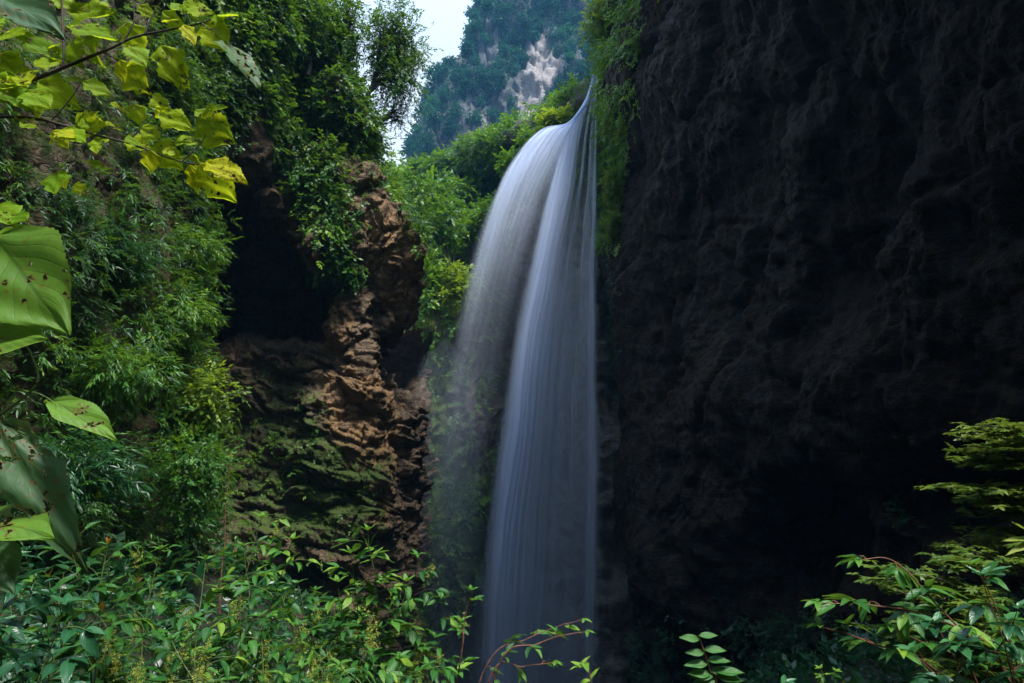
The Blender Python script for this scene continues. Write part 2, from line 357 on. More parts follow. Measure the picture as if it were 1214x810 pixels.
# ------------------------------------------------------------------ cliffs
def cliff(name, plan, counts, zlo, ztop, nv, side, offset, disp, mat, attrs, back=18, nb=50, backrise=.15, vpow=1.0):
    """A rock wall: a plan curve swept from zlo to ztop and then bent back into its plateau."""
    ts = np.concatenate([np.linspace(i, i + 1, c, endpoint=False) for i, c in enumerate(counts)] + [[len(counts)]])
    pl = catmull(plan, ts)
    tg = nz(np.gradient(pl, axis=0)); k = 9
    ker = np.ones(k) / k; tg = np.stack([np.convolve(np.pad(tg[:, j], k // 2, 'edge'), ker, 'valid') for j in (0, 1)], -1); tg = nz(tg)
    nrm = np.stack([tg[:, 1], -tg[:, 0]], -1) * side
    zt = np.interp(ts, np.arange(len(ztop)), ztop)
    v = np.linspace(0, 1, nv) ** vpow
    z = zlo + v[:, None] * (zt - zlo)[None]
    X = np.repeat(pl[None, :, :], nv, 0)
    B = np.concatenate([X, z[..., None]], -1)
    N3 = np.concatenate([np.repeat(nrm[None], nv, 0), np.zeros((nv, len(ts), 1))], -1)
    px, py = proj(B)
    B = B + N3 * offset(B, px, py)[..., None]
    if nb:
        w = (np.linspace(0, 1, nb + 1)[1:] ** 1.5)
        last = B[-1]; Bk = last[None] - N3[-1][None] * (w[:, None, None] * back)
        Bk[..., 2] += (w[:, None] * back * backrise)
        B = np.concatenate([B, Bk], 0)
    for _ in range(2):  # relax so that the displaced sheet has no folds
        B[1:-1] = (B[1:-1] + .5 * (B[:-2] + B[2:])) / 2
    du = np.gradient(B, axis=1); dv = np.gradient(B, axis=0)
    n = nz(np.cross(du, dv)) * side
    for _ in range(6):
        n[1:-1, 1:-1] = (n[1:-1, 1:-1] * 2 + n[:-2, 1:-1] + n[2:, 1:-1] + n[1:-1, :-2] + n[1:-1, 2:])
    n = nz(n)
    px, py = proj(B)
    B = B + disp(B, n, px, py)
    px, py = proj(B)
    q = gridfaces(*B.shape[:2])
    if side < 0: q = q[:, ::-1]
    o = mk(name, B.reshape(-1, 3), q, mat, None, True, {k_: f(B, px, py).ravel() for k_, f in attrs.items()})
    tag(o, kind='structure')
    du = np.gradient(B, axis=1); dv = np.gradient(B, axis=0); c = np.cross(du, dv) * side
    area = np.linalg.norm(c, axis=-1)
    return o, B, nz(c), area, px, py

def scatter(S, dens, count):
    _, B, n, area, px, py = S
    inframe = (px > -120) & (px < 1330) & (py > -160) & (py < 930)
    w = (area * dens * np.where(inframe, 1, .03)).ravel(); w = np.clip(w, 0, None)
    w = w / w.sum()
    idx = rng.choice(len(w), count, p=w)
    p = B.reshape(-1, 3)[idx] + rng.normal(size=(count, 3)) * .05
    return p, n.reshape(-1, 3)[idx], px.ravel()[idx], py.ravel()[idx]

UP = np.array([0, 0, 1.0])
def cover(fol, kind, p, n, size, droop=.5, thick=.5, tint=.5, tvar=.15, lumpf=.7):
    """sprigs growing out of a surface in lumps"""
    k = len(p)
    lump = fbm(p * lumpf + 3.3, 3) * .9 + .45
    lift = np.clip(lump, 0, 1.3) * thick * (0.25 + .75 * rng.random(k))
    h = n.copy(); h[:, 2] = h[:, 2] * .4; h = nz(h)
    az = rng.normal(size=(k, 3)) * .55
    f = h * .9 + az; f[:, 2] += .35 - droop * (1 + .4 * rng.random(k))
    nn = UP * 1.0 + h * .5 + rng.normal(size=(k, 3)) * .25
    tt = tint + fbm(p * .45 + 9, 3) * .5 + rng.normal(size=k) * tvar
    fol.add(kind, p + h * lift[:, None], f, nn, size * (0.7 + .6 * rng.random(k)), np.clip(tt, .02, .98))

# ---- left wall with the cave and the rock pillar
planL = [(-16, -8), (-12.5, 1), (-10.4, 8), (-9.6, 14), (-10.0, 19.5), (-12.0, 22.5), (-14.6, 26), (-13.6, 29.5), (-10.6, 29.8), (-8.0, 29.3), (-6.2, 30.2), (-5.0, 32.2), (-4.9, 34.5), (-6.8, 39), (-8.5, 47), (-7.5, 58)]
cntL = [6, 10, 50, 60, 50, 60, 90, 90, 110, 110, 110, 70, 40, 30, 30]
ztL = [40, 40, 40, 38, 38, 36, 34, 29, 22, 16.5, 11., 6.0, 4, 5, 9, 12]  # near tops, out of view, are raised to block sky light
CAVE = [(150, 250), (190, 215), (240, 190), (288, 222), (330, 268), (392, 338), (372, 400), (262, 404), (150, 400)]
def offL(B, px, py):
    z = B[..., 2]; Y = B[..., 1]; far = sm(20.5, 23, Y)
    o = -.10 * np.clip(z, -10, 20) * (1 - far)
    o = o - 7.5 * poly(px, py, CAVE, 16) * far
    o = o + far * sm(-40, 5, 300 - py) * 2.6 * sm(470, 330, px)                          # brow above the cave
    o = o + far * sm(400, 700, py) * 1.8 * sm(480, 380, px)                              # lower rock comes forward
    pil = sm(340, 380, px) * sm(28, 29.5, Y)
    o = o + pil * (.9 * blob(px, py, 478, 325, 34, 60, -20) + .7 * blob(px, py, 400, 330, 30, 60) + .6 * blob(px, py, 425, 500, 45, 80, -20) + .5 * blob(px, py, 420, 235, 60, 40, 30))
    o = o - pil * (3.6 * blob(px, py, 480, 435, 27, 42, 0) + .4 * blob(px, py, 440, 335, 12, 40, 10) + .6 * blob(px, py, 447, 395, 14, 34) + .8 * blob(px, py, 395, 440, 22, 26) + 1.6 * blob(px, py, 398, 170, 34, 22))
    o = o - far * 3.0 * blob(px, py, 345, 690, 60, 24)
    return o
def dispL(B, n, px, py):
    x, y, z = B[..., 0], B[..., 1], B[..., 2]
    wrp = fbm(B * .22 + 2, 3)
    big = fbm(B * .18 + 7, 3) * 1.5
    W3 = np.stack([fbm(B * .5 + 3, 3), fbm(B * .5 + 33, 3), fbm(B * .5 + 63, 3)], -1) * .55
    Q = B + W3; low = sm(380, 440, py)
    tl = Q[..., 2] + .28 * x
    bed = blocks(np.stack([Q[..., 0] * .32, Q[..., 1] * .32, tl * 1.25], -1), 3)
    bed2 = blocks(np.stack([Q[..., 0] * .9, Q[..., 1] * .9, tl * 3.2], -1), 8)
    blk = blocks(Q * np.array([.55, .55, .4]), 5); blk2 = blocks(Q * 1.5, 9)
    crag = fbm(B * 1.1 + wrp[..., None], 6, .6) * .45
    fp = np.stack([x * 1.1, y * 1.1, z * .3], -1); flute = fbm(fp + wrp[..., None], 5, .55, True)
    amt = big + crag + low * (bed * .62 + bed2 * .26) + (1 - low) * (blk * .75 + blk2 * .3 + flute * .3) + blocks(Q * np.array([2.6, 2.6, 3.6]), 12) * .12 + fbm(B * 6.0, 3) * .07
    damp = .5 + .5 * sm(23, 28, y)
    return n * (amt * damp)[..., None]
def mossL(B, px, py):
    m = .62 * blob(px, py, 330, 560, 110, 110, 20, .6) + .5 * blob(px, py, 420, 570, 60, 70, 40, .6) + .3 * blob(px, py, 400, 210, 60, 60) + .02
    m = m - .7 * blob(px, py, 430, 490, 40, 60, 0, .6) - .5 * sm(455, 480, px) - .4 * blob(px, py, 400, 350, 50, 60)
    m = m + .5 * (1 - sm(19, 22, B[..., 1]))
    return np.clip(m, -.6, 1)
def ochreL(B, px, py):
    m = .22 * blob(px, py, 430, 430, 80, 230, 0, .5) + .8 * blob(px, py, 478, 320, 36, 62, -15, .6) + .35 * blob(px, py, 440, 230, 40, 40) + .6 * blob(px, py, 425, 500, 50, 60, 0, .6) + .55 * blob(px, py, 450, 560, 20, 90) + .4 * blob(px, py, 395, 380, 25, 60) + .35 * blob(px, py, 330, 650, 80, 40)
    return m
LC = cliff('cliff_with_cave_and_pillar', planL, cntL, -24, ztL, 560, 1, offL, dispL, M['rock_left'], {'moss': mossL, 'ochre': ochreL}, back=6, nb=30, backrise=-.25)
tag(LC[0], 'brown limestone cliff with a black cave and a mossy rock pillar left of the waterfall')

# ---- right wall, overhanging, wet and dark
planR = [(22, 78), (13, 64), (9.2, 54), (8.7, 50), (9.6, 45.5), (11.6, 40), (13.2, 34), (15.0, 28), (16.6, 22), (17.4, 16), (17.4, 10), (16.5, 4), (15, -4)]
cntR = [10, 30, 60, 90, 90, 90, 80, 80, 60, 40, 20, 10]
def offR(B, px, py):
    z = B[..., 2]; Y = np.maximum(B[..., 1], 14); r = z / Y
    o = .05 * np.clip(z, -20, 60) * sm(50, 36, Y)
    o = o + 10 * sm(.82, 1.35, r) * sm(43, 35, Y) * sm(7, 15, B[..., 1])  # overhang above the view, shaped to block sky light and let sun past
    o = o - 4.0 * blob(px, py, 1150, 585, 90, 42, 0) - 3.0 * blob(px, py, 960, 640, 60, 90, 20) - 1.5 * blob(px, py, 850, 300, 60, 180, 20) - 1.5 * blob(px, py, 1000, 250, 60, 160, 30)
    o = o + 1.6 * blob(px, py, 1010, 520, 130, 110, 20) + 1.2 * blob(px, py, 800, 600, 50, 130, -15)
    return o
def dispR(B, n, px, py):
    x, y, z = B[..., 0], B[..., 1], B[..., 2]
    wrp = fbm(B * .12 + 12, 3)
    big = fbm(B * .10 + 3, 4) * 3.0
    W3 = np.stack([fbm(B * .3 + 3, 3), fbm(B * .3 + 33, 3), fbm(B * .3 + 63, 3)], -1) * 1.6
    Q = B + W3; blk = blocks(Q * np.array([.16, .16, .10]), 2) * 1.3 + blocks(Q * np.array([.7, .7, .5]), 6) * .20 + blocks(Q * np.array([2.0, 2.0, 1.6]), 7) * .08
    crag = fbm(B * .7 + wrp[..., None], 6, .6) * .45
    fp = np.stack([x * .7, y * .7, z * .16], -1); flute = fbm(fp + wrp[..., None] * 1.5, 5, .55, True) * .32
    damp = .45 + .55 * sm(705, 790, px)
    return n * ((big * damp + (crag + flute + blk) * (.3 + .7 * damp) + fbm(B * 4.5, 3) * .06))[..., None]
def mossR(B, px, py):
    return -.35 + .9 * sm(690, 790, py) + .55 * sm(790, 730, px) * sm(500, 250, py)
def ochreR(B, px, py):
    return .35 * blob(px, py, 800, 620, 90, 220) + .25 * blob(px, py, 960, 380, 200, 150) + .1
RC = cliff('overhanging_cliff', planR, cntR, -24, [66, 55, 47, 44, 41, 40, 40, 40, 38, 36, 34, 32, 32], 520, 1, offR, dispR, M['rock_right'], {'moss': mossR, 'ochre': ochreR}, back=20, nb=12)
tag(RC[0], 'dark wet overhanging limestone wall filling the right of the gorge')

# ---- gorge head behind the falls
_b = [P(440, 215, 62), P(500, 255, 62), P(550, 300, 61), P(600, 262, 60), P(640, 200, 58), P(672, 152, 56), P(700, 106, 53), P(730, 80, 56)]
planB = [(-16, 60), (-9, 62), (-4.5, 61), (-.5, 60), (2.5, 58), (5.2, 56), (7.4, 54), (12, 58)]
def offB(B, px, py):
    return -.06 * (B[..., 2] - 5) + 2.2 * blob(px, py, 545, 640, 40, 90, -10) - 3.5 * blob(px, py, 620, 480, 40, 190) - 2 * blob(px, py, 660, 600, 60, 200)
def dispB(B, n, px, py):
    return n * (fbm(B * .15 + 31, 3) * 2.2 + fbm(B * .6 + 5, 5, .55, True) * .7)[..., None]
BC = cliff('gorge_head_cliff', planB, [20, 40, 60, 70, 60, 50, 30], -24, [p[2] for p in _b], 240, 1, offB, dispB, M['rock_back'],
           {'moss': lambda B, px, py: .1 + .6 * sm(590, 520, px) + .4 * sm(330, 200, py) + .5 * blob(px, py, 545, 640, 40, 90), 'ochre': lambda B, px, py: .2 * blob(px, py, 480, 640, 40, 90)}, back=60, nb=60, backrise=.05)
tag(BC[0], 'rock wall at the head of the gorge behind the falling water')

# ---- far mountain
sil = [(430, 330), (470, 250), (498, 178), (522, 118), (548, 62), (575, 8), (610, -35), (660, -60), (720, -70), (800, -80), (900, -80)]
planM = []; ztM = []
for px_, py_ in sil:
    r_ = P(px_, py_, 1.0); zz = r_[2] * 205 / (1 - .3 * r_[2]); yt = 205 + .3 * zz
    planM.append((r_[0] * yt, 205.0)); ztM.append(zz)
def offM(B, px, py):
    return -.3 * np.clip(B[..., 2], 0, 200)
def dispM(B, n, px, py):
    rockf = blob(px, py, 625, 100, 45, 70)
    fp = np.stack([B[..., 0] * .10, B[..., 1] * .1, B[..., 2] * .03], -1)
    return n * (fbm(B * .03 + 3, 4) * 9 + fbm(fp, 5, .55, True) * 5 + blocks(B * np.array([.16, .16, .04]), 4) * 4 + blocks(B * np.array([.4, .4, .25]), 7) * 1.3 + fbm(B * .25, 4) * 1.5)[..., None]
def paleM(B, px, py):
    return .95 * blob(px, py, 636, 100, 17, 60, 8, .4) + .6 * blob(px, py, 610, 150, 8, 40, 5, .4) + .45 * blob(px, py, 660, 75, 30, 16, 0) + .6 * blob(px, py, 560, 165, 22, 60, 20) + .5 * blob(px, py, 530, 230, 20, 40, 0) + .6 * blob(px, py, 550, 270, 20, 60)
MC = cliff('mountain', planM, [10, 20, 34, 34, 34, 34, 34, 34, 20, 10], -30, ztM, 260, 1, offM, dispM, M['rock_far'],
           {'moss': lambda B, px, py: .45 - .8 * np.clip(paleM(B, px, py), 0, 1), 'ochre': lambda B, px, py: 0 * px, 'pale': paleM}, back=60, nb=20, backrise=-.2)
tag(MC[0], 'steep hazy limestone mountain with pale bare faces beyond the waterfall')

RR = cliff('unseen_rear_cliff', [(34, -20), (16, -30), (0, -32), (-16, -28), (-30, -16)], [12, 12, 12, 12], -6, [44, 44, 44, 44, 44], 40, 1, lambda B, px, py: 0 * px, lambda B, n, px, py: n * (fbm(B * .15, 4) * 3)[..., None], M['rock_left'], {'moss': lambda B, px, py: .4 + 0 * px, 'ochre': lambda B, px, py: 0 * px}, back=20, nb=4)  # unseen wall, added to keep sky light off the right side
tag(RR[0], 'unseen limestone gorge wall behind the viewpoint, added to block sky light')

# ---- ground sheet: a slope that drops from the camera into the gorge
def gz(x, y):
    z = -1.85 - .42 * np.clip(y - 3.2, 0, 60) ** 1.0
    z = np.maximum(z, -21.0)
    z = z + 1.6 * sm(-3, -10, x) * sm(0, 6, y) * (1 + .18 * np.clip(y - 6, 0, 14)) + 1.2 * sm(5, 15, x) * (1 + .1 * np.clip(y, 0, 20))
    return z
gx = np.concatenate([-np.geomspace(1500, 24, 14), np.linspace(-22, 24, 150), np.geomspace(26, 1500, 14)])
gy = np.concatenate([-np.geomspace(1500, 14, 12), np.linspace(-12, 62, 240), np.geomspace(66, 2500, 16)])
GX, GY = np.meshgrid(gx, gy); GZ = gz(GX, GY)
G = np.stack([GX, GY, GZ], -1); G[..., 2] += fbm(G * .5, 4) * .22 * (np.abs(GX) < 40)
go = mk('ground', G, gridfaces(len(gy), len(gx)), M['soil'], None, True, {'moss': np.full(G.shape[0] * G.shape[1], .25), 'ochre': np.zeros(G.shape[0] * G.shape[1])})
tag(go, 'dark soil slope dropping into the gorge', kind='structure')
gdu = np.gradient(G, axis=1); gdv = np.gradient(G, axis=0); gc = np.cross(gdu, gdv); gpx, gpy = proj(G)
GS = (go, G, nz(gc), np.linalg.norm(gc, axis=-1) * ((GY > 1.5) & (GY < 50)), gpx, gpy)

# ------------------------------------------------------------------ ground-cover foliage (nobody could count these plants)
def noisef(p, s=.5, o=3): return fbm(p * s + 50, o)
_, LB, Ln, La, Lpx, Lpy = LC
yy = LB[..., 1]; near = 1 - sm(20.5, 22.5, yy); farm = sm(20.5, 22.5, yy)
# near bank: dense
nb_d = near * sm(-30, 30, Lpy) * (0.22 + sm(-.15, .3, noisef(LB, .5)))
f = Fol()
p, n, a, b = scatter(LC, nb_d * sm(5, 9, yy), 11500); cover(f, 'narrow', p, n, .31, .65, 1.5, .30, tvar=.22)
p, n, a, b = scatter(LC, nb_d * sm(5, 9, yy) * sm(260, 420, Lpx + .3 * Lpy), 2500); cover(f, 'broad', p, n, .30, .5, 1.5, .5)
p, n, a, b = scatter(LC, nb_d * sm(5, 9, yy), 2000); cover(f, 'fern', p, n, .50, .7, 1.3, .3)
o = f.build('bank_foliage', M['leaf_green']); tag(o, 'dense green foliage covering the near left bank', 'foliage', kind='stuff')
# hanging greenery over the top of the left cliff
UPV = [(195, -120), (205, 0), (262, 60), (310, 120), (335, 190), (370, 250), (385, 330), (420, 330), (410, 240), (400, 190), (440, 180), (470, 240), (500, 300), (500, 170), (460, 120), (470, -120)]
d = farm * poly(Lpx, Lpy, UPV, 14) * sm(-.45, .1, noisef(LB, .6))
f = Fol()
p, n, a, b = scatter(LC, d, 9000); cover(f, 'tiny', p, n, .75, .9, .9, .45, lumpf=.5)
p, n, a, b = scatter(LC, d, 3000); cover(f, 'broad', p, n, .6, .6, 1.3, .55, lumpf=.5)
q_ = poly(Lpx, Lpy, [(180, -60), (300, -60), (300, 120), (270, 170), (190, 215)], 14) * sm(10, 14, LB[..., 1])
p, n, a, b = scatter(LC, q_ * sm(-.4, .0, noisef(LB, .7)), 4500); cover(f, 'tiny', p, n, .5, .9, .8, .3)
p, n, a, b = scatter(LC, q_ * sm(-.1, .3, noisef(LB, .4)), 1400); cover(f, 'fern', p, n, .6, .9, .8, .35)
o = f.build('hanging_foliage', M['leaf_green']); tag(o, 'green creepers hanging over the brow of the cave', 'foliage', kind='stuff')
# thin plants on ledges of the pillar and lower rock
d = farm * (.25 * poly(Lpx, Lpy, [(250, 430), (350, 420), (400, 520), (470, 640), (470, 760), (230, 760)], 20) + 1.2 * blob(Lpx, Lpy, 300, 530, 45, 40) + .8 * blob(Lpx, Lpy, 380, 270, 16, 90, -15) + .7 * blob(Lpx, Lpy, 430, 215, 30, 40) + .8 * sm(500, 512, Lpx) + .5 * sm(640, 720, Lpy)) * sm(.0, .35, noisef(LB, 1.1)) * sm(200, 250, Lpx)
f = Fol()
p, n, a, b = scatter(LC, d, 4200); cover(f, 'tiny', p, n, .38, .4, .35, .6)
o = f.build('ledge_plants', M['leaf_green']); tag(o, 'small plants and moss tufts on the ledges of the rock pillar', 'plants', kind='stuff')
# right wall edge
_, RB, Rn, Ra, Rpx, Rpy = RC
d = poly(Rpx, Rpy, [(680, -150), (800, -150), (790, 0), (765, 60), (758, 140), (745, 200), (725, 240), (740, 290), (715, 290), (690, 180), (685, 60)], 9) * (sm(-.05, .3, noisef(RB, .5)) + .03)
f = Fol()
p, n, a, b = scatter(RC, d, 4200); cover(f, 'tiny', p, n, .8, 1.1, 2.0, .66, lumpf=.45)
p, n, a, b = scatter(RC, d, 1200); cover(f, 'broad', p, n, .75, .8, 1.3, .72, lumpf=.35)  # light tints stand in for sunlight on this shaded edge
o = f.build('cliff_edge_foliage', M['leaf_green']); tag(o, 'mossy foliage, tinted light as if sunlit, hanging down the edge of the dark right wall', 'foliage', kind='stuff')
d = (sm(700, 800, Rpy) * .6 + 1.2 * blob(Rpx, Rpy, 950, 770, 90, 35) + .9 * blob(Rpx, Rpy, 1120, 600, 60, 25) + .25 * blob(Rpx, Rpy, 725, 430, 14, 130)) * sm(-.1, .4, noisef(RB, .6))
f = Fol()
p, n, a, b = scatter(RC, d, 3500); cover(f, 'tiny', p, n, .6, .5, .5, .3)
o = f.build('wall_moss', M['leaf_dark']); tag(o, 'dark moss and ferns at the foot of the right wall', 'moss', kind='stuff')
# gorge head
_, BB, Bn, Ba, Bpx, Bpy = BC
d = (sm(605, 585, Bpx) * (.5 + sm(480, 200, Bpy)) + 1.2 * sm(240, 200, Bpy) + 1.4 * blob(Bpx, Bpy, 545, 640, 42, 100)) * sm(-.35, .2, noisef(BB, .35)) * sm(700, 690, Bpx) * (BB[..., 1] < 90)
f = Fol()
p, n, a, b = scatter(BC, d, 7500); cover(f, 'tiny', p, n, 1.3, .6, 1.2, .5, lumpf=.25)
p, n, a, b = scatter(BC, d * sm(300, 260, Bpy), 2500); cover(f, 'broad', p, n, .95, .3, 1.2, .6, lumpf=.25)
o = f.build('gorge_foliage', M['leaf_green']); tag(o, 'misty green growth on the wall behind the falls', 'foliage', kind='stuff')
# ground
f = Fol()
p, n, a, b = scatter(GS, (GY > 3) * sm(-.3, .2, noisef(G, .5)), 8000); cover(f, 'fern', p, n, .5, -.1, .5, .3); 
p, n, a, b = scatter(GS, (GY > 3.8) * (GY < 15) * 1.0, 16000); cover(f, 'broad', p, n, .36, -.2, .7, .4)
p, n, a, b = scatter(GS, (GY > 13) * (GY < 32) * 1.0, 7000); cover(f, 'broad', p, n, .7, -.2, .9, .35)
o = f.build('undergrowth', M['leaf_dark']); tag(o, 'dark undergrowth on the slope below the shrubs', 'undergrowth', kind='stuff')
# mountain woods
_, MB_, Mn, Ma, Mpx, Mpy = MC
d = (1 - np.clip(1.3 * paleM(MB_, Mpx, Mpy), 0, 1)) * sm(-.45, 0, noisef(MB_, .05)) * sm(480, 500, Mpx) * sm(760, 720, Mpx)
f = Fol()
p, n, a, b = scatter(MC, d, 1500)
crown_tint = .42 + .5 * fbm(p * .06, 2) + rng.normal(size=len(p)) * .17; crown_r = 1.7 + 2.0 * rng.random(len(p)) ** 2
for k in range(20):
    rad = crown_r; dv_ = nz(rng.normal(size=(len(p), 3)))
    q = p + n * 1.0 + UP * 1.3 + dv_ * rad[:, None] * np.array([1, 1, .85]) * rng.random((len(p), 1)) ** .4
    f.add('clump', q, dv_ + UP * .3, UP + rng.normal(size=(len(p), 3)) * .3, 1.7 + .8 * rng.random(len(p)), np.clip(crown_tint, 0, 1))
o = f.build('mountain_woods', M['leaf_teal']); tag(o, 'blue-green woods clinging to the far mountain', 'woods', kind='stuff')

# ------------------------------------------------------------------ trees and shrubs
def bez(a, b, c, n=10):
    t = np.linspace(0, 1, n)[:, None]; return (1 - t) ** 2 * a + 2 * t * (1 - t) * b + t * t * c
def tree(name, label, cat, base, centre, rad, leaf='broad', lsize=.5, mat='leaf_green', bark='bark', nclus=16, per=24, tint=.5, r0=.18, group=None, lean=0, clus=.30, hang=0.2):
    base = np.array(base, float); centre = np.array(centre, float); rad = np.array(rad, float)
    root = empty(name, base, label, cat, group); T = Tubes(); f = Fol()
    top = centre + np.array([0, 0, rad[2] * .35])
    tr = T.add(bez(base, (base + top) / 2 + np.array([lean, 0, 0]) + rng.normal(size=3) * .08 * np.linalg.norm(top - base), top, 14), r0, r0 * .3, 8, .12)
    limbs = Tubes()
    c = nz(rng.normal(size=(nclus, 3))) * (rng.random((nclus, 1)) ** .45) * rad * .8 + centre
    tt = tint + rng.normal(size=nclus) * .14
    for k in range(nclus):
        s = tr[int(np.clip(4 + 9 * rng.random(), 3, 12))]
        lp = limbs.add(bez(s, (s + c[k]) / 2 + UP * .12 * np.linalg.norm(c[k] - s), c[k], 9), r0 * .35, r0 * .08, 5, .15)
        m = int(per * (0.6 + .8 * rng.random()))
        cr = clus * rad * (0.7 + .6 * rng.random())
        off = rng.normal(size=(m, 3)) * cr * .75; q = c[k] + off
        for j in range(min(3, m)):
            limbs.add(bez(lp[6], lp[6] * .4 + q[j] * .6 + UP * .05, q[j], 5), r0 * .09, r0 * .03, 4)
        fw = nz(off + 1e-6) + rng.normal(size=(m, 3)) * .4 + np.array([0, 0, .1 - hang])
        f.add(leaf, q, fw, UP + nz(off + 1e-6) * .4 + rng.normal(size=(m, 3)) * .25, lsize * (.7 + .6 * rng.random(m)), np.clip(tt[k] + rng.normal(size=m) * .08, .02, .98))
    T.build('trunk', M[bark], root); limbs.build('limbs', M[bark], root); f.build('crown', M[mat], root)
    return root

# trees standing between the pillar and the falls
gt = 'trees on the gorge head between pillar and falls'
gap = [
 ((470, 300), (455, 215), 52, (26, 34), 'lime green tree leaning out behind the top of the rock pillar', .72),
 ((525, 320), (505, 232), 56, (34, 36), 'tall green tree in the gap, its crown against the hazy mountain', .5),
 ((540, 330), (520, 265), 54, (34, 30), 'green tree in the gap with its crown level with the orange rock', .58),
 ((520, 400), (502, 335), 50, (24, 50), 'bright green tree growing close beside the edge of the pillar', .68),
 ((585, 320), (572, 268), 60, (28, 22), 'small dark tree at the outer edge of the water arc', .35),
 ((545, 280), (535, 232), 70, (26, 22), 'dark rounded tree below the left flank of the mountain', .3),
 ((600, 290), (588, 248), 66, (26, 20), 'olive tree left of the crest where the water bends', .45),
]
for (bx, by), (cx, cy), Y, (rx, ry), lab, tn in gap:
    s = Y / F
    tree('gorge_tree', lab, 'tree', P(bx, by, Y), P(cx, cy, Y), (rx * s, rx * s, ry * s), 'broad', .95, 'leaf_green', 'bark', 18, 26, tn, .16, gt)
tree('yellow_shrub', 'glowing yellow-green shrub at the left edge of the water veil', 'shrub', P(545, 375, 50), P(543, 338, 50), (1.5, 1.3, 1.9), 'broad', .8, 'leaf_lime', 'bark', 16, 22, .6, .08)
gl = 'bushes on the crest beside the waterfall lip'
for (bx, by), (cx, cy), Y, (rx, ry), lab, tn, mt in [
 ((640, 175), (632, 166), 56, (18, 13), 'leafy green bush on the crest above the water arc', .5, 'leaf_green'),
 ((665, 150), (657, 142), 55, (15, 9), 'yellow-tinged bush on the crest just left of the waterfall lip', .55, 'leaf_lime'),
 ((690, 118), (684, 113), 57, (12, 9), 'highest bush on the crest next to the waterfall lip', .55, 'leaf_green'),
 ((618, 190), (608, 194), 57, (14, 11), 'lowest bush of the crest, above the widest bend of the water', .6, 'leaf_green')]:
    s = Y / F
    tree('crest_bush', lab, 'bush', P(bx, by, Y), P(cx, cy, Y), (rx * s, rx * s, ry * s), 'broad', .8, mt, 'bark', 14, 22, tn, .07, gl)
# airy tree against the sky at the top of the left cliff
tree('overhanging_tree', 'airy small-leaved tree silhouetted against the sky on the cliff top', 'tree', P(420, 150, 30), P(468, 66, 30), (1.9, 1.7, 3.3), 'tiny', .50, 'leaf_green', 'bark', 64, 24, .32, .14, clus=.2, hang=.4)
tree('bare_twig_tree', 'low tree with bare twisting twigs reaching into the sky gap', 'tree', P(425, 175, 31), P(470, 135, 31), (1.3, 1.1, .9), 'tiny', .34, 'leaf_dark', 'bark', 26, 9, .4, .10, clus=.35)
gs = 'trees crowning the left cliff'
for (bx, by), (cx, cy), Y, (rx, ry), lab, tn in [
 ((365, 90), (355, 25), 27, (45, 48), 'bushy green tree over the cave brow at the top of the frame', .5),
 ((410, 110), (405, 40), 29, (34, 55), 'upright green tree between the brow creepers and the airy tree', .38),
 ((310, 60), (300, 0), 26, (34, 40), 'dark green tree at the top above the hanging curled leaf', .35)]:
    s = Y / F
    tree('cliff_top_tree', lab, 'tree', P(bx, by, Y), P(cx, cy, Y), (rx * s, rx * s, ry * s), 'tiny', .62, 'leaf_green', 'bark', 30, 26, tn, .12, gs, hang=.5)
# shrubs standing out of the left bank
gb = 'shrubs on the near left bank'
for (bx, by), (cx, cy), Y, (rx, ry), lf, mt, lab, tn in [
 ((190, 330), (215, 290), 18.3, (42, 26), 'narrow', 'leaf_green', 'feathery shrub reaching out over the black cave mouth', .55),
 ((215, 500), (240, 478), 18.0, (34, 40), 'broad', 'leaf_lime', 'yellow-green shrub at the edge of the bank beside the layered rock', .35),
 ((180, 420), (205, 372), 17.0, (46, 40), 'narrow', 'leaf_green', 'light green bushy shrub on the bank just below the cave mouth', .62),
 ((195, 590), (222, 560), 16.0, (44, 46), 'tiny', 'leaf_green', 'fine-leaved shrub low on the bank above the foreground leaves', .5),
 ((40, 260), (50, 235), 13.0, (52, 34), 'fern', 'leaf_dark', 'dark ferny shrub on the bank below the yellow branch', .55),
 ((120, 470), (140, 440), 14.0, (54, 44), 'narrow', 'leaf_green', 'bushy shrub in the middle of the bank right of the large leaf', .5),
 ((60, 590), (85, 560), 12.0, (60, 44), 'narrow', 'leaf_dark', 'dark shrub low on the bank behind the torn hanging leaf', .5),
 ((105, 330), (125, 300), 14.5, (50, 34), 'narrow', 'leaf_dark', 'dark-leaved shrub high on the bank between fern and cave', .45)]:
    s = Y / F
    tree('bank_shrub', lab, 'shrub', P(bx, by, Y), P(cx, cy, Y), (rx * s, rx * s * .9, ry * s), lf, .36 if lf != 'tiny' else .42, mt, 'bark', 22, 24, tn, .035, gb, hang=.45)
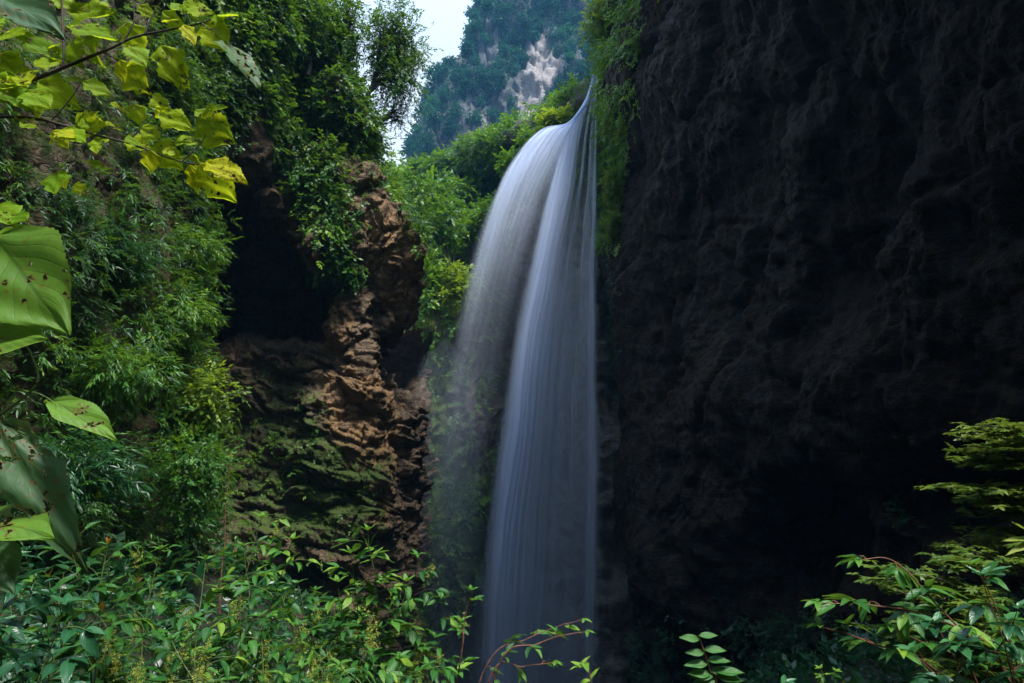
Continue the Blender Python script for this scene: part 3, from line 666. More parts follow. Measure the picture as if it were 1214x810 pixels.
# hanging vines inside the cave
T0 = [((215, 150), (208, 300), 24.5, 'thin bare vine hanging down the left side of the cave mouth'),
      ((388, 150), (384, 205), 27.5, 'pale vine hanging beside the hollow above the pillar')]
for (x0, y0), (x1, y1), Y, lab in T0:
    a = P(x0, y0, Y); c = P(x1, y1, Y)
    T = Tubes(); T.add(bez(a, (a + c) / 2 + np.array([.08, 0, 0]), c, 24), .018, .01, 5, .12)
    o = T.build('hanging_vine', M['bark_pale']); tag(o, lab, 'vine', 'vines hanging in front of the left cliff')
ge = 'plants hanging from the edge of the right wall'
for (bx, by), (cx, cy), Y, (rx, ry), lab, tn in [
 ((712, 0), (706, 20), 50, (20, 34), 'mossy green plant at the top of the right wall edge', .35),
 ((745, 10), (742, 35), 48.5, (14, 34), 'plant with yellowing tips at the top of the frame on the right wall', .75),
 ((740, 70), (738, 92), 48, (12, 34), 'long hanging plant just right of the waterfall lip', .55),
 ((728, 130), (726, 150), 48.5, (12, 28), 'hanging plant below the lip beside the thin strand of water', .5),
 ((745, 140), (742, 158), 47.5, (10, 22), 'brightest lime clump hanging on the dark wall', .85),
 ((730, 200), (727, 222), 48, (9, 26), 'narrow hanging plant halfway down the edge foliage', .45),
 ((735, 255), (730, 270), 47.5, (8, 20), 'lowest small plant hanging on the dark wall beside the water', .4)]:
    s = Y / F
    tree('hanging_plant', lab, 'plant', P(bx, by, Y), P(cx, cy, Y), (rx * s, rx * s, ry * s), 'tiny', .75, 'leaf_lime', 'bark', 16, 22, tn - .3, .04, ge, hang=.9)  # lime leaf colour paints in highlights where the sun is blocked
# individual trees along the mountain ridge
gr_ = 'trees along the ridge of the far mountain'
ridge = [(502, 172, 'lowest ridge tree, where the mountain meets the gap trees'), (512, 142, 'second lowest tree on the mountain ridge'), (524, 112, 'ridge tree at the foot of the steep mountain shoulder'), (536, 86, 'ridge tree midway up the mountain edge against the sky'),
         (548, 58, 'ridge tree just below the overhanging mountain shoulder'), (560, 32, 'tall ridge tree near the top of the sky gap'), (574, 8, 'highest visible ridge tree at the top of the frame')]
for rx_, ry_, lab in ridge:
    Y = 226; 
    tree('ridge_tree', lab, 'tree', P(rx_ + 8, ry_ + 16, Y), P(rx_ + 4, ry_ + 1, Y), (2.6, 2.6, 3.0), 'clump', 2.0, 'leaf_teal', 'bark', 9, 7, .4, .2, gr_)

# ------------------------------------------------------------------ foreground plants
def fg(name, label, cat, Y, base, stems, leaf='leafA', llen=.11, lmat='near_green', smat='stem_green', twig=.22, gapt=.068, gapl=.050, tint=.42, r=.005, tvar=.22, start=.35, group=None, blooms=0, tipred=False, leafvar=.25, ydep=.35, droop=.35):
    """A shrub: stems swept from its base to tips given in the photo, side twigs, opposite leaves."""
    b = P(base[0], base[1], Y); b[2] = gz(b[0], b[1]) - .02
    llen *= .9; root = empty(name, b, label, cat, group); T = Tubes(); f = Fol(); bl = Fol(); shoots = []
    for st in stems:
        Ys = Y + (rng.random() - .5) * 2 * ydep
        pts = [P(x, y, Ys) for x, y in st]
        b2 = b + np.array([rng.normal() * .06, rng.normal() * .06, 0])
        ctrl = np.array([b2, *pts]); 
        if len(pts) == 1: ctrl = np.array([b2, b2 * .45 + pts[0] * .55 + UP * .12 + rng.normal(size=3) * .08, pts[0]])
        c = catmull(ctrl, np.linspace(0, len(ctrl) - 1, 14 * (len(ctrl) - 1)))
        c = T.add(c, r, r * .3, 6, .03)
        seg = np.linalg.norm(np.diff(c, axis=0), axis=1); S = np.concatenate([[0], np.cumsum(seg)]); Lt = S[-1]
        def at(s): return np.array([np.interp(s, S, c[:, j]) for j in range(3)])
        s = Lt * start if len(pts) == 1 else max(Lt - np.linalg.norm(np.diff(np.array(pts), axis=0), axis=1).sum() * 1.0, Lt * .2); k = 0
        def leaves(a0, a1, dirn, sz, n0=0):
            L = np.linalg.norm(a1 - a0); m = max(2, int(L / gapl)); sd = nz(np.cross(dirn, UP) + rng.normal(size=3) * .15)
            for q in range(1, m + 1):
                pp = a0 + (a1 - a0) * q / m
                for s_ in (1, -1):
                    if rng.random() < .12: continue
                    d = sd * s_ * (.9 - .5 * (q == m)) + dirn * .55 + np.array([0, 0, -droop * (.4 + rng.random())]) + rng.normal(size=3) * .16
                    f.add(leaf, pp, d, UP + rng.normal(size=3) * .28, sz * (1 - leafvar + 2 * leafvar * rng.random()), np.clip(tint + rng.normal() * tvar, .02, .98))
            f.add(leaf, a1, dirn + np.array([0, 0, -droop * .6]), UP + rng.normal(size=3) * .2, sz * .9, np.clip(tint + .12 + rng.normal() * tvar, .02, .98))
        while s < Lt * .98:
            p0 = at(s); tg = nz(at(min(s + .03, Lt)) - at(max(s - .03, 0))); rem = s / Lt
            side_ = nz(np.cross(tg, UP if abs(tg[2]) < .9 else np.array([0, 1., 0])) * (1 if k % 2 else -1) + rng.normal(size=3) * .35)
            tl = twig * (1.15 - .75 * rem) * (.7 + .6 * rng.random())
            d = nz(side_ * .8 + tg * .55 + UP * .12 + rng.normal(size=3) * .12); p1 = p0 + d * tl
            if twig > .02:
                cc = T.add(bez(p0, (p0 + p1) / 2 + UP * .02, p1 - UP * .12 * tl, 6), r * .4, r * .18, 4)
                leaves(cc[0], cc[-1], nz(cc[-1] - cc[0]), llen * (1.1 - .3 * rem))
            else:
                for s_ in (1, -1):
                    f.add(leaf, p0, side_ * s_ + tg * .45 + np.array([0, 0, -droop * .5]), UP + tg * .3 + rng.normal(size=3) * .18, llen * (1.15 - .45 * rem) * (.85 + .3 * rng.random()), np.clip(tint + rng.normal() * tvar, .02, .98))
            s += gapt * (.8 + .4 * rng.random()); k += 1
        e = c[-1]; tg = nz(c[-1] - c[-3]); rd = Fol()
        if tipred: shoots.append(rd)
        for q in range(4):
            a = q * math.pi / 2 + .4; d = tg * .7 + np.array([math.cos(a), math.sin(a), -.1]) * .8
            (rd if tipred and q < 2 else f).add('leafB' if tipred and q < 2 else leaf, e, d if not (tipred and q < 2) else tg + rng.normal(size=3) * .25, UP + rng.normal(size=3) * .2, llen * (.6 if not tipred else .45), np.clip(tint + .25, .02, .98))
        if blooms:
            for q in range(blooms):
                pp = at(Lt * (.55 + .45 * rng.random())) + rng.normal(size=3) * .05
                k_ = 26; off = rng.normal(size=(k_, 3)) * np.array([.014, .014, .03])
                bl.add('clump', pp + off + UP * .02, rng.normal(size=(k_, 3)), rng.normal(size=(k_, 3)), .010, np.clip(.5 + rng.normal(size=k_) * .2, 0, 1))
    T.build('stem', M[smat], root); f.build('foliage', M[lmat], root, True)
    if bl.n: bl.build('flower_cluster', M['bloom'], root)
    for rd in shoots: rd.build('young_shoot', M['shoot_red'], root)
    return root

gf = 'leafy shrubs along the bottom left'
fg('leafy_shrub', 'dark broad-leaved shrub in the bottom left corner', 'shrub', 2.7, (10, 900), [[(20, 700)], [(70, 720)], [(-20, 660)], [(60, 775)], [(5, 770)]], 'leafA', .13, 'near_teal', tint=.4, group=gf)
fg('leafy_shrub', 'green shrub with arching twigs below the torn hanging leaf', 'shrub', 3.2, (110, 900), [[(85, 640)], [(130, 650)], [(60, 690)], [(120, 720)], [(160, 690)]], 'leafA', .115, 'near_green', tint=.45, group=gf, tipred=True)
fg('leafy_shrub', 'shrub with glossy leaves in front of the fine-leaved bank shrub', 'shrub', 3.5, (200, 900), [[(190, 652)], [(240, 668)], [(205, 710)], [(155, 740)], [(262, 735)]], 'leafA', .11, 'near_green', tint=.5, group=gf, blooms=2)
fg('leafy_shrub', 'low flowering shrub at the bottom edge left of centre', 'shrub', 2.9, (235, 940), [[(150, 770)], [(200, 760)], [(250, 775)], [(300, 770)], [(120, 750)]], 'leafA', .10, 'near_green', tint=.42, group=gf, blooms=5)
fg('leafy_shrub', 'shrub with pale tips in front of the brown layered rock', 'shrub', 3.6, (300, 900), [[(312, 612)], [(290, 650)], [(345, 640)], [(270, 690)], [(330, 700)]], 'leafA', .11, 'near_green', tint=.62, group=gf, blooms=1)
fg('leafy_shrub', 'dense shrub with yellowish flower clusters below the dark ledge hollow', 'shrub', 3.1, (345, 930), [[(350, 745)], [(310, 730)], [(385, 760)], [(330, 775)], [(400, 740)]], 'leafA', .10, 'near_green', tint=.4, group=gf, blooms=5)
fg('leafy_shrub', 'tall bushy shrub rising in front of the foot of the rock pillar', 'shrub', 3.7, (430, 920), [[(440, 628)], [(415, 655)], [(450, 690)], [(400, 690)], [(480, 690)], [(425, 730)]], 'leafB', .12, 'near_green', tint=.62, group=gf, gapt=.07)
fg('leafy_shrub', 'shrub with dark upright stems in front of the left foot of the waterfall', 'shrub', 3.6, (500, 930), [[(497, 655)], [(520, 705)], [(470, 730)], [(540, 745)], [(505, 770)]], 'leafA', .10, 'near_green', 'bark', tint=.5, group=gf, gapt=.12, start=.5, blooms=2)
fg('leafy_shrub', 'dark shrub between the corner and the first arching twigs', 'shrub', 3.9, (60, 900), [[(30, 650)], [(75, 668)], [(110, 690)], [(10, 690)], [(50, 730)], [(100, 740)]], 'leafA', .11, 'near_teal', tint=.3, group=gf)
fg('leafy_shrub', 'half-hidden dark shrub behind the low flowering one', 'shrub', 4.1, (230, 900), [[(215, 690)], [(180, 700)], [(255, 700)], [(290, 720)], [(220, 740)], [(160, 720)]], 'leafA', .11, 'near_teal', tint=.45, group=gf)
fg('leafy_shrub', 'deep green shrub filling the gap between the pale-tipped and the bushy shrub', 'shrub', 4.0, (380, 900), [[(372, 700)], [(350, 690)], [(400, 715)], [(420, 750)], [(370, 750)], [(455, 745)]], 'leafA', .10, 'near_green', tint=.35, group=gf)
fg('leafy_shrub', 'low glossy shrub cut by the bottom edge under the bushy shrub', 'shrub', 2.8, (440, 940), [[(400, 790)], [(440, 770)], [(475, 785)], [(510, 795)], [(360, 795)]], 'leafA', .09, 'near_green', tint=.5, group=gf, blooms=2)
fg('arching_shrub', 'shrub sending thin red twigs sideways across the foot of the waterfall', 'shrub', 3.3, (520, 930), [[(572, 800), (625, 756), (690, 738)], [(590, 795), (640, 763), (694, 753)], [(580, 808), (620, 790), (660, 785)], [(545, 790), (550, 740), (556, 700)]], 'leafA', .085, 'near_green', 'stem_red', twig=.09, gapt=.13, tint=.6, ydep=.1, droop=.15)
fg('seedling', 'slender seedling with a red tip in front of the layered rock', 'plant', 4.2, (250, 900), [[(262, 700), (266, 640), (272, 545)]], 'leafA', .10, 'near_green', 'stem_red', twig=.0, gapt=.28, tint=.75, r=.006, ydep=0, tipred=True)
fg('seedling', 'small shoot with three leaves at the bottom edge below the waterfall', 'plant', 2.6, (705, 900), [[(700, 815), (688, 785)]], 'leafA', .10, 'near_green', 'stem_red', twig=.0, gapt=.09, tint=.8, r=.004, ydep=0, droop=0)
# sprig with paired leaves
b = P(850, 900, 2.4); b[2] = gz(b[0], b[1]) - .02
root = empty('paired_leaf_sprig', b, 'upright sprig with two neat rows of paired leaves against the dark wall', 'plant')
T = Tubes(); f = Fol()
c = catmull(np.array([b, P(852, 840, 2.4), P(842, 795, 2.4), P(828, 753, 2.4)]), np.linspace(0, 3, 40)); c = T.add(c, .006, .002, 6)
for k in range(8):
    x = c[int(38 - 4.2 * k)]; L = .072 + .006 * min(k, 4)
    for s_ in (1, -1):
        f.add('leafB', x + np.array([0, 0, .006 * s_]), np.array([s_ * 1.0, -.1, .16 - .05 * k + rng.normal() * .05]), np.array([0, -.75, 1.0]) + rng.normal(size=3) * .12, L * (1 + rng.normal() * .08), .62 - .03 * k)
T.build('stem', M['stem_red'], root); f.build('foliage', M['near_green'], root, True)
for px_, py_, s_, mt, lab in [(862, 800, .09, 'near_teal', 'dark teal rosette of leaves at the bottom edge right of the paired sprig'), (930, 806, .10, 'near_teal', 'single broad teal leaf cluster at the bottom edge left of the flowering stem')]:
    fg('low_plant', lab, 'plant', 2.6, (px_, 900), [[(px_, py_)]], 'leafA', s_, mt, twig=.03, gapt=.09, tint=.5, start=.75, ydep=0)
fg('flowering_stem', 'yellow-green flowering stem at the bottom edge below the right shrub', 'plant', 2.8, (980, 900), [[(975, 796)], [(992, 800)]], 'leafA', .05, 'near_green', twig=.03, gapt=.09, tint=.8, start=.7, blooms=6, ydep=0)

# right-hand shrub with red stems
fg('red_stemmed_shrub', 'open shrub with red stems reaching left across the dark right wall', 'shrub', 3.2, (1230, 960),
   [[(1199, 812), (1134, 741), (1064, 671), (1018, 668)], [(1190, 790), (1093, 728), (1030, 717), (972, 712)], [(1125, 812), (1028, 761), (975, 744)], [(1211, 812), (1182, 725), (1160, 672)], [(1150, 790), (1100, 765), (1052, 742)], [(1215, 790), (1195, 735)]],
   'leafA', .15, 'near_green', 'stem_red', twig=.11, gapt=.12, tint=.55, ydep=.12, r=.007, droop=.3)
fg('teal_leaved_shrub', 'glossy teal-leaved shrub low in the right corner', 'shrub', 2.9, (1200, 960), [[(1165, 680)], [(1110, 740)], [(1195, 770)], [(1080, 775)], [(1150, 760)], [(1205, 720)]], 'leafA', .14, 'near_teal', 'stem_red', twig=.14, gapt=.10, tint=.6, start=.55)
# layered tree with whorled leaves
def layered(name, label, base, Y, tiers, lsize, mat, tint):
    b = P(base[0], base[1], Y); b[2] = gz(b[0], b[1])
    root = empty(name, b, label, 'tree'); T = Tubes(); L_ = Tubes(); f = Fol()
    top = P(tiers[0][2] + 25, tiers[0][1] - 30, Y)
    tr = T.add(bez(b, (b + top) / 2 + np.array([.15, 0, 0]), top, 24), .05, .012, 7, .06)
    for (x0, y0, x1, sag) in tiers:
        a = P(x1, y0 - 4, Y); e = P(x0, y0 + sag, Y - .25 + .5 * rng.random()); s = tr[np.argmin(np.abs(tr[:, 2] - a[2] + .15))]
        for j in range(4):
            e2 = e + np.array([rng.random() * .5, rng.normal() * .35, rng.normal() * .05]) * (j > 0)
            c = L_.add(bez(s, (s + e2) / 2 + UP * .1, e2, 16), .012, .003, 5, .05)
            for q in range(3, 16):
                for _ in range(3):
                    pp = c[q] + rng.normal(size=3) * np.array([.05, .10, .02])
                    f.add('whorl', pp, np.array([rng.normal(), rng.normal(), .05 * rng.normal()]), UP + rng.normal(size=3) * .22, lsize * (.7 + .5 * rng.random()), np.clip(tint + rng.normal() * .13, 0, 1))
    T.build('trunk', M['bark'], root); L_.build('limbs', M['bark'], root); f.build('crown', M[mat], root)
layered('layered_tree', 'small tree with flat olive-green tiers of leaves at the right edge', (1240, 900), 5.2,
        [(1178, 512, 1235, 0), (1142, 545, 1235, 4), (1120, 572, 1235, 6), (1160, 600, 1240, 2), (1150, 625, 1240, 6), (1180, 590, 1240, 4), (1175, 650, 1240, 6), (1150, 530, 1235, 4), (1135, 585, 1240, 4)], .125, 'leaf_olive', .75)
layered('layered_shrub', 'denser olive shrub with whorled leaves behind the red stems', (1180, 900), 4.6,
        [(1020, 682, 1130, 6), (1060, 730, 1190, 6), (1120, 665, 1220, 2), (1100, 700, 1220, 6), (1070, 770, 1220, 6), (1130, 740, 1240, 6), (1110, 795, 1240, 2)], .105, 'leaf_olive', .6)
# bamboo tip
T = Tubes(); b = P(1245, 900, 2.3); b[2] = gz(b[0], b[1]); root = empty('bamboo_shoot', b, 'bright bamboo leaf tuft poking in at the right edge', 'bamboo')
T.add(bez(b, P(1240, 760, 2.3), P(1232, 640, 2.3), 12), .006, .003, 6); T.build('stem', M['stem_green'], root); f = Fol()
for x0, y0, x1, y1 in [(1232, 640, 1190, 636), (1232, 640, 1192, 657), (1232, 640, 1205, 615), (1234, 660, 1245, 700)]:
    a = P(x0, y0, 2.3); c = P(x1, y1, 2.25); f.add('leafN', a, c - a, UP + np.array([0, -.6, 0]), np.linalg.norm(c - a), .9)
f.build('foliage', M['near_olive'], root, True)

# ---- yellow-leaved sapling at the upper left
Yb = 2.3
base = P(-190, 405, Yb); base[2] = gz(base[0], base[1]) - .03
root = empty('yellow_leaved_sapling', base, 'insect-eaten yellow-green branches reaching in at the upper left', 'sapling'); T = Tubes(); f = Fol()
T.add(bez(base, P(-170, 400, Yb), P(-120, 40, Yb), 24), .03, .014, 8, .05)
def br(pts, r0, r1, dY=0):
    c = catmull(np.array([P(x, y, Yb + dY * i / len(pts)) for i, (x, y) in enumerate(pts)]), np.linspace(0, len(pts) - 1, 10 * len(pts))); T.add(c, r0, r1, 7, .015)
br([(-140, 190), (-40, 122), (20, 102), (75, 82), (130, 58), (165, 42), (230, 30), (262, 20)], .011, .002)
br([(75, 82), (76, 50), (74, 0), (72, -60)], .005, .003); br([(145, 52), (158, 28), (160, 5)], .004, .0015); br([(172, 40), (180, 20), (192, 2)], .004, .0015); br([(240, 28), (255, 42), (268, 53)], .0025, .0015)
br([(-140, 230), (-60, 140), (0, 139), (50, 142), (110, 158), (160, 170), (215, 192), (255, 196)], .008, .002)
br([(215, 192), (235, 172), (244, 160)], .003, .0015); br([(150, 168), (168, 150), (182, 132)], .003, .0015); br([(60, 144), (85, 118), (98, 100)], .003, .0015); br([(55, 145), (66, 175), (70, 205)], .0025, .001); br([(70, 205), (90, 215)], .0015, .001)
LV = [(8, 38, 92, 68, .30, .15), (-8, 92, 44, 136, .34, .2), (75, 12, 140, 14, .4, .6), (72, 30, 142, 36, .38, .5), (150, 20, 166, 68, .6, .75), (162, 3, 184, 24, .6, .7), (190, 10, 217, 34, .42, .55), (205, 8, 258, 12, .5, .75),
      (243, 24, 258, 44, .6, .8), (256, 20, 286, 16, .45, .65), (216, 26, 232, 54, .35, .95), (190, 47, 214, 100, .5, .7), (148, 74, 165, 108, .6, .8), (92, 60, 132, 78, .6, .5), (34, 78, 78, 72, .5, .7), (40, 92, 88, 122, .6, .65),
      (93, 94, 137, 114, .5, .55), (14, 82, 32, 102, .6, .8), (86, 146, 120, 146, .5, .75), (120, 143, 151, 156, .5, .7), (127, 120, 155, 134, .4, .85), (157, 118, 169, 152, .6, .75), (176, 108, 204, 136, .6, .7), (183, 130, 230, 152, .45, .8),
      (143, 164, 180, 174, .5, .8), (165, 148, 192, 168, .6, .7), (178, 166, 212, 198, .7, .75), (200, 170, 242, 160, .5, .6), (230, 134, 268, 168, .6, .5), (226, 128, 264, 148, .5, .6), (231, 186, 278, 244, .5, .85), (238, 188, 297, 214, .35, .95),
      (22, 142, 46, 152, .6, .6), (58, 152, 84, 178, .6, .85), (98, 190, 134, 202, .35, .3), (70, 200, 62, 232, .6, .25), (86, 216, 104, 232, .6, .8), (-6, 242, 14, 256, .8, .4), (72, 150, 104, 170, .5, .5), (20, 18, 60, 10, .5, .6),
      (-10, 50, 30, 30, .6, .55), (40, 50, 76, 60, .4, .6), (100, 25, 120, 50, .6, .5), (-12, 110, 20, 120, .6, .3), (205, 190, 240, 182, .5, .8), (28, 104, 60, 128, .6, .5), (0, 60, 30, 80, .6, .45), (110, 0, 134, 8, .7, .6), (50, -14, 92, 4, .5, .6)]
for q_ in list(LV):
    if rng.random() < .85:
        x0, y0, x1, y1, w, tn = q_; ox, oy = rng.normal() * 16, rng.normal() * 13; a_ = rng.normal() * .8; dx_, dy_ = (x1 - x0) * .7, (y1 - y0) * .7
        LV.append((x0 + ox, y0 + oy, x0 + ox + dx_ * math.cos(a_) - dy_ * math.sin(a_), y0 + oy + dx_ * math.sin(a_) + dy_ * math.cos(a_), w, min(.95, tn + rng.normal() * .15)))
for x0, y0, x1, y1, w, tn in LV:
    a = P(x0, y0, Yb - .04 + .08 * rng.random()); c = P(x1, y1, Yb - .08 + .16 * rng.random()); L = np.linalg.norm(c - a) * 1.08
    ww = min(max(w / .44, .7), 1.35)
    V0, T0_, J, uv = SPR['leafY'][rng.integers(0, 6)]
    R = frame((c - a)[None], (np.array([rng.normal() * .4, -1, .55 + .3 * rng.normal()]))[None])[0]
    V = (V0 * np.array([ww * .85, 1, 1]) * L * .72) @ R.T + a + (c - a) * .14
    f.V.append(V); f.T.append(T0_ + f.n); f.a.append(np.full(len(V), tn)); f.uv.append(uv); f.n += len(V)
T.build('branch', M['bark'], root); f.build('foliage', M['near_yellow'], root, True)
f = Fol(); a = P(265, 50, Yb); c = P(311, 95, Yb)
f.add('leafY', a, c - a, np.array([.5, -.5, 1.0]), np.linalg.norm(c - a) * 1.05, .6); lo = f.build('leaf', M['near_worn'], root, True); tag(lo, 'curled grey-green leaf full of holes at the end of its twig')

# ---- large-leaved plant at the left edge
Yp = 1.15
base = P(-260, 810, Yp); base[2] = gz(base[0], base[1]) - .02
root = empty('large_leaved_plant', base, 'plant with very large eaten leaves at the left edge', 'plant'); T = Tubes()
def br2(pts, r0, r1): T.add(catmull(np.array([P(x, y, Yp) for x, y in pts]), np.linspace(0, len(pts) - 1, 10 * len(pts))), r0, r1, 7, .004)
T.add(bez(base, P(-170, 700, Yp), P(-120, 560, Yp), 14), .012, .006, 8)
br2([(-120, 560), (-40, 512), (0, 492), (44, 455), (38, 420), (28, 405)], .004, .0012); br2([(36, 466), (50, 468), (64, 476)], .0012, .001); br2([(-120, 560), (-70, 380), (-30, 290), (4, 286)], .0035, .0015)
br2([(-30, 508), (-5, 495), (5, 505)], .002, .0015); br2([(-120, 560), (-60, 600), (-8, 618)], .003, .0015)
T.build('stem', M['stem_green'], root)
for x0, y0, x1, y1, w, tn, mt, tb, lab in [
  (-6, 280, 66, 384, .95, .55, 'near_big', (-.1, -1, .3), 'broad light green leaf with brown specks, the largest'), (-34, 404, 44, 396, .85, .55, 'near_big', (.1, -1, .5), None), (62, 476, 134, 512, .5, .6, 'near_big', (.1, -.7, 1), None),
  (2, 500, 80, 652, .42, .4, 'near_worn', (.5, -1, .2), 'torn grey-green leaf hanging down'), (-30, 615, 56, 628, .8, .5, 'near_big', (0, -.6, 1), None), (-6, 640, 10, 700, .8, .2, 'near_worn', (.3, -1, 0), 'withered leaf at the very edge'),
  (-14, -14, 64, 30, .62, .35, 'near_worn', (0, -1, .5), None)]:
    a = P(x0, y0, Yp); c = P(x1, y1, Yp - .05); L = np.linalg.norm(c - a) * 1.05; g = Fol()
    V0, T0_, J, uv = (SPR['leafY'][4] if lab and 'torn' in lab else SPR['leafBig'][rng.integers(0, 3)]); R = frame((c - a)[None], np.array(tb, float)[None])[0]
    V = (V0 * np.array([w, 1, 1]) * L) @ R.T + a
    if y0 < 0: T2 = Tubes(); T2.add(bez(P(-120, 560, Yp), P(-90, 250, Yp), a, 20), .003, .0012, 6); T2.build('petiole', M['stem_green'], root)
    lo = mk('leaf', V, T0_, M[mt], root, True, {'tint': np.full(len(V), tn)}, uv)
    if lab: lo['label'] = lab

# ------------------------------------------------------------------ the waterfall
K = [
 [(704, 84, 52.6), (694, 118, 52), (673, 146, 51.4), (636, 156, 50.4), (602, 194, 49.2), (574, 254, 48.2), (550, 335, 47.4), (530, 430, 47), (513, 540, 46.6), (498, 690, 46.3), (486, 900, 46)],
 [(704, 84, 52.6), (696, 119, 52), (677, 146, 51.5), (656, 160, 50.8), (629, 206, 49.9), (604, 278, 48.9), (584, 360, 48.2), (566, 450, 47.8), (550, 560, 47.5), (538, 700, 47.2), (528, 900, 47)],
 [(705, 84, 52.7), (695, 117, 52.2), (680, 144, 51.7), (668, 182, 51.1), (651, 246, 50.3), (633, 330, 49.6), (615, 430, 49.0), (600, 530, 48.6), (587, 640, 48.2), (578, 750, 48), (568, 900, 47.7)],
 [(707, 84, 52.7), (702, 118, 52.4), (695, 152, 52), (687, 215, 51.6), (677, 285, 51.1), (668, 365, 50.7), (659, 455, 50.3), (652, 555, 50), (646, 655, 49.8), (642, 770, 49.6), (638, 900, 49.4)],
 [(709, 82, 52.8), (709, 116, 52.6), (710, 160, 52.5), (711, 220, 52.3), (712, 290, 52.1), (713, 370, 51.9), (714, 460, 51.7), (716, 560, 51.5), (718, 660, 51.4), (720, 770, 51.3), (721, 900, 51.2)]]
Kp = np.array([[P(*q) for q in k] for k in K])            # 5 x 11 x 3
nu, nt_ = 520, 170
tt = np.linspace(0, 10, nt_); uu = np.linspace(0, 4, nu)
rows = np.stack([catmull(Kp[i], tt) for i in range(5)], 0)      # 5 x nt x 3
def sheet(shift, seed, gain):
    V = np.stack([catmull(rows[:, j, :], uu) for j in range(nt_)], 0)    # nt x nu x 3
    spread = np.linspace(0, 1, nt_)[:, None]
    V = V + np.array([1.0, 0, 0]) * (.55 * fbm(np.stack([np.repeat(uu[None], nt_, 0) * 1.5, np.repeat(tt[:, None], nu, 1) * .45, np.full((nt_, nu), seed * 1.0)], -1), 3) * np.clip(spread * 3, 0, 1))[..., None]
    U = np.repeat(uu[None], nt_, 0); Tt = np.repeat(tt[:, None], nu, 1) / 10
    V = V + np.array([0, 1.0, 0]) * (shift * (spread[..., None] ** .6)) + np.array([0, -1.0, 0]) * (.35 * fbm(np.stack([U * 5, Tt * .5, 0 * U + seed], -1), 3) * spread)[..., None]
    n1 = fbm(np.stack([U * 7, Tt * .7, 0 * U + seed], -1), 2); n2 = fbm(np.stack([U * 26, Tt * 1.2, 0 * U + seed + 9], -1), 3); n3 = fbm(np.stack([U * 3 + 4, Tt * 5, 0 * U + seed + 4], -1), 4)
    prof = (.85 * np.exp(-((U - .30) / .40) ** 2) * (1 - sm(.36, .72, Tt) * .80) + 1.0 * np.exp(-((U - 1.6) / .4) ** 2) * (1 - sm(.16, .42, Tt)) + .60 * np.exp(-((U - 1.05) / .45) ** 2) * (1 - sm(.3, .62, Tt) * .75)
            + 1.5 * np.exp(-((U - 2.14) / .19) ** 2) + .75 * np.exp(-((U - 2.45) / .35) ** 2) + .42 * np.exp(-((U - 3.0) / .35) ** 2) * (1 - .35 * Tt) + 1.0 * np.exp(-((U - 3.78) / .09) ** 2) * (1 - .6 * Tt) + .25 * np.exp(-((U - 3.5) / .3) ** 2))
    gate = sm(-.12, .22, fbm(np.stack([U * 9 + 3, Tt * .9, 0 * U + 77], -1), 2)); right = sm(2.45, 2.75, U) * (1 - sm(.30, .62, Tt))
    prof = prof * (1 - right * (1 - gate) * .92)
    mid = np.exp(-((U - 1.15) / .42) ** 2) * sm(.14, .3, Tt); prof = prof * (1 - .45 * mid * (1 - .6 * gate))
    prof = prof * sm(0, .12 + .55 * Tt, U + .08 * n2) * sm(4.0, 3.72, U + .10 * fbm(np.stack([Tt * 9, 0 * U, 0 * U + seed], -1), 3))
    a = prof * (1 + .6 * n1 + .20 * n2) * (1 + .10 * n3 * sm(.2, .6, Tt))
    a = a * (1 - .15 * sm(.3, 1.0, Tt)) * gain
    top = 1 - sm(.06, .22, Tt); a = a * (1 + 1.2 * top + .9 * np.exp(-((U - .7) / .9) ** 2) * (1 - sm(.2, .5, Tt)) * 1.6)
    return V, np.clip(a, 0, .97), np.stack([U, Tt], -1)
Vs, As, Fs = [], [], []; n0 = 0
for sh_, sd_, g_ in ((0, 1.3, .85), (.7, 7.7, .7), (-.6, 15.1, .6)):
    V, a, uv = sheet(sh_, sd_, g_); Vs.append(V.reshape(-1, 3)); As.append(a.ravel()); Fs.append(gridfaces(nt_, nu) + n0); n0 += nt_ * nu
m, nt, out = newmat('silky_water'); L = nt.links.new
at = N(nt, 'ShaderNodeAttribute', _attribute_name='dens')
df = N(nt, 'ShaderNodeBsdfDiffuse', Color=(.76, .83, 1.0, 1)); tl = N(nt, 'ShaderNodeBsdfTranslucent', Color=(.76, .83, 1.0, 1)); mx = N(nt, 'ShaderNodeMixShader', Fac=.5); L(df.outputs[0], mx.inputs[1]); L(tl.outputs[0], mx.inputs[2])  # white water tinted blue in place of bluish sky light
tp = N(nt, 'ShaderNodeBsdfTransparent'); m2 = N(nt, 'ShaderNodeMixShader'); L(at.outputs['Fac'], m2.inputs[0]); L(tp.outputs[0], m2.inputs[1]); L(mx.outputs[0], m2.inputs[2]); L(m2.outputs[0], out.inputs[0])
M['water'] = m
wf = mk('waterfall', np.concatenate(Vs), np.concatenate(Fs), M['water'], None, True, {'dens': np.concatenate(As)})
tag(wf, 'tall silky white waterfall arcing from the lip between the cliffs', kind='structure')

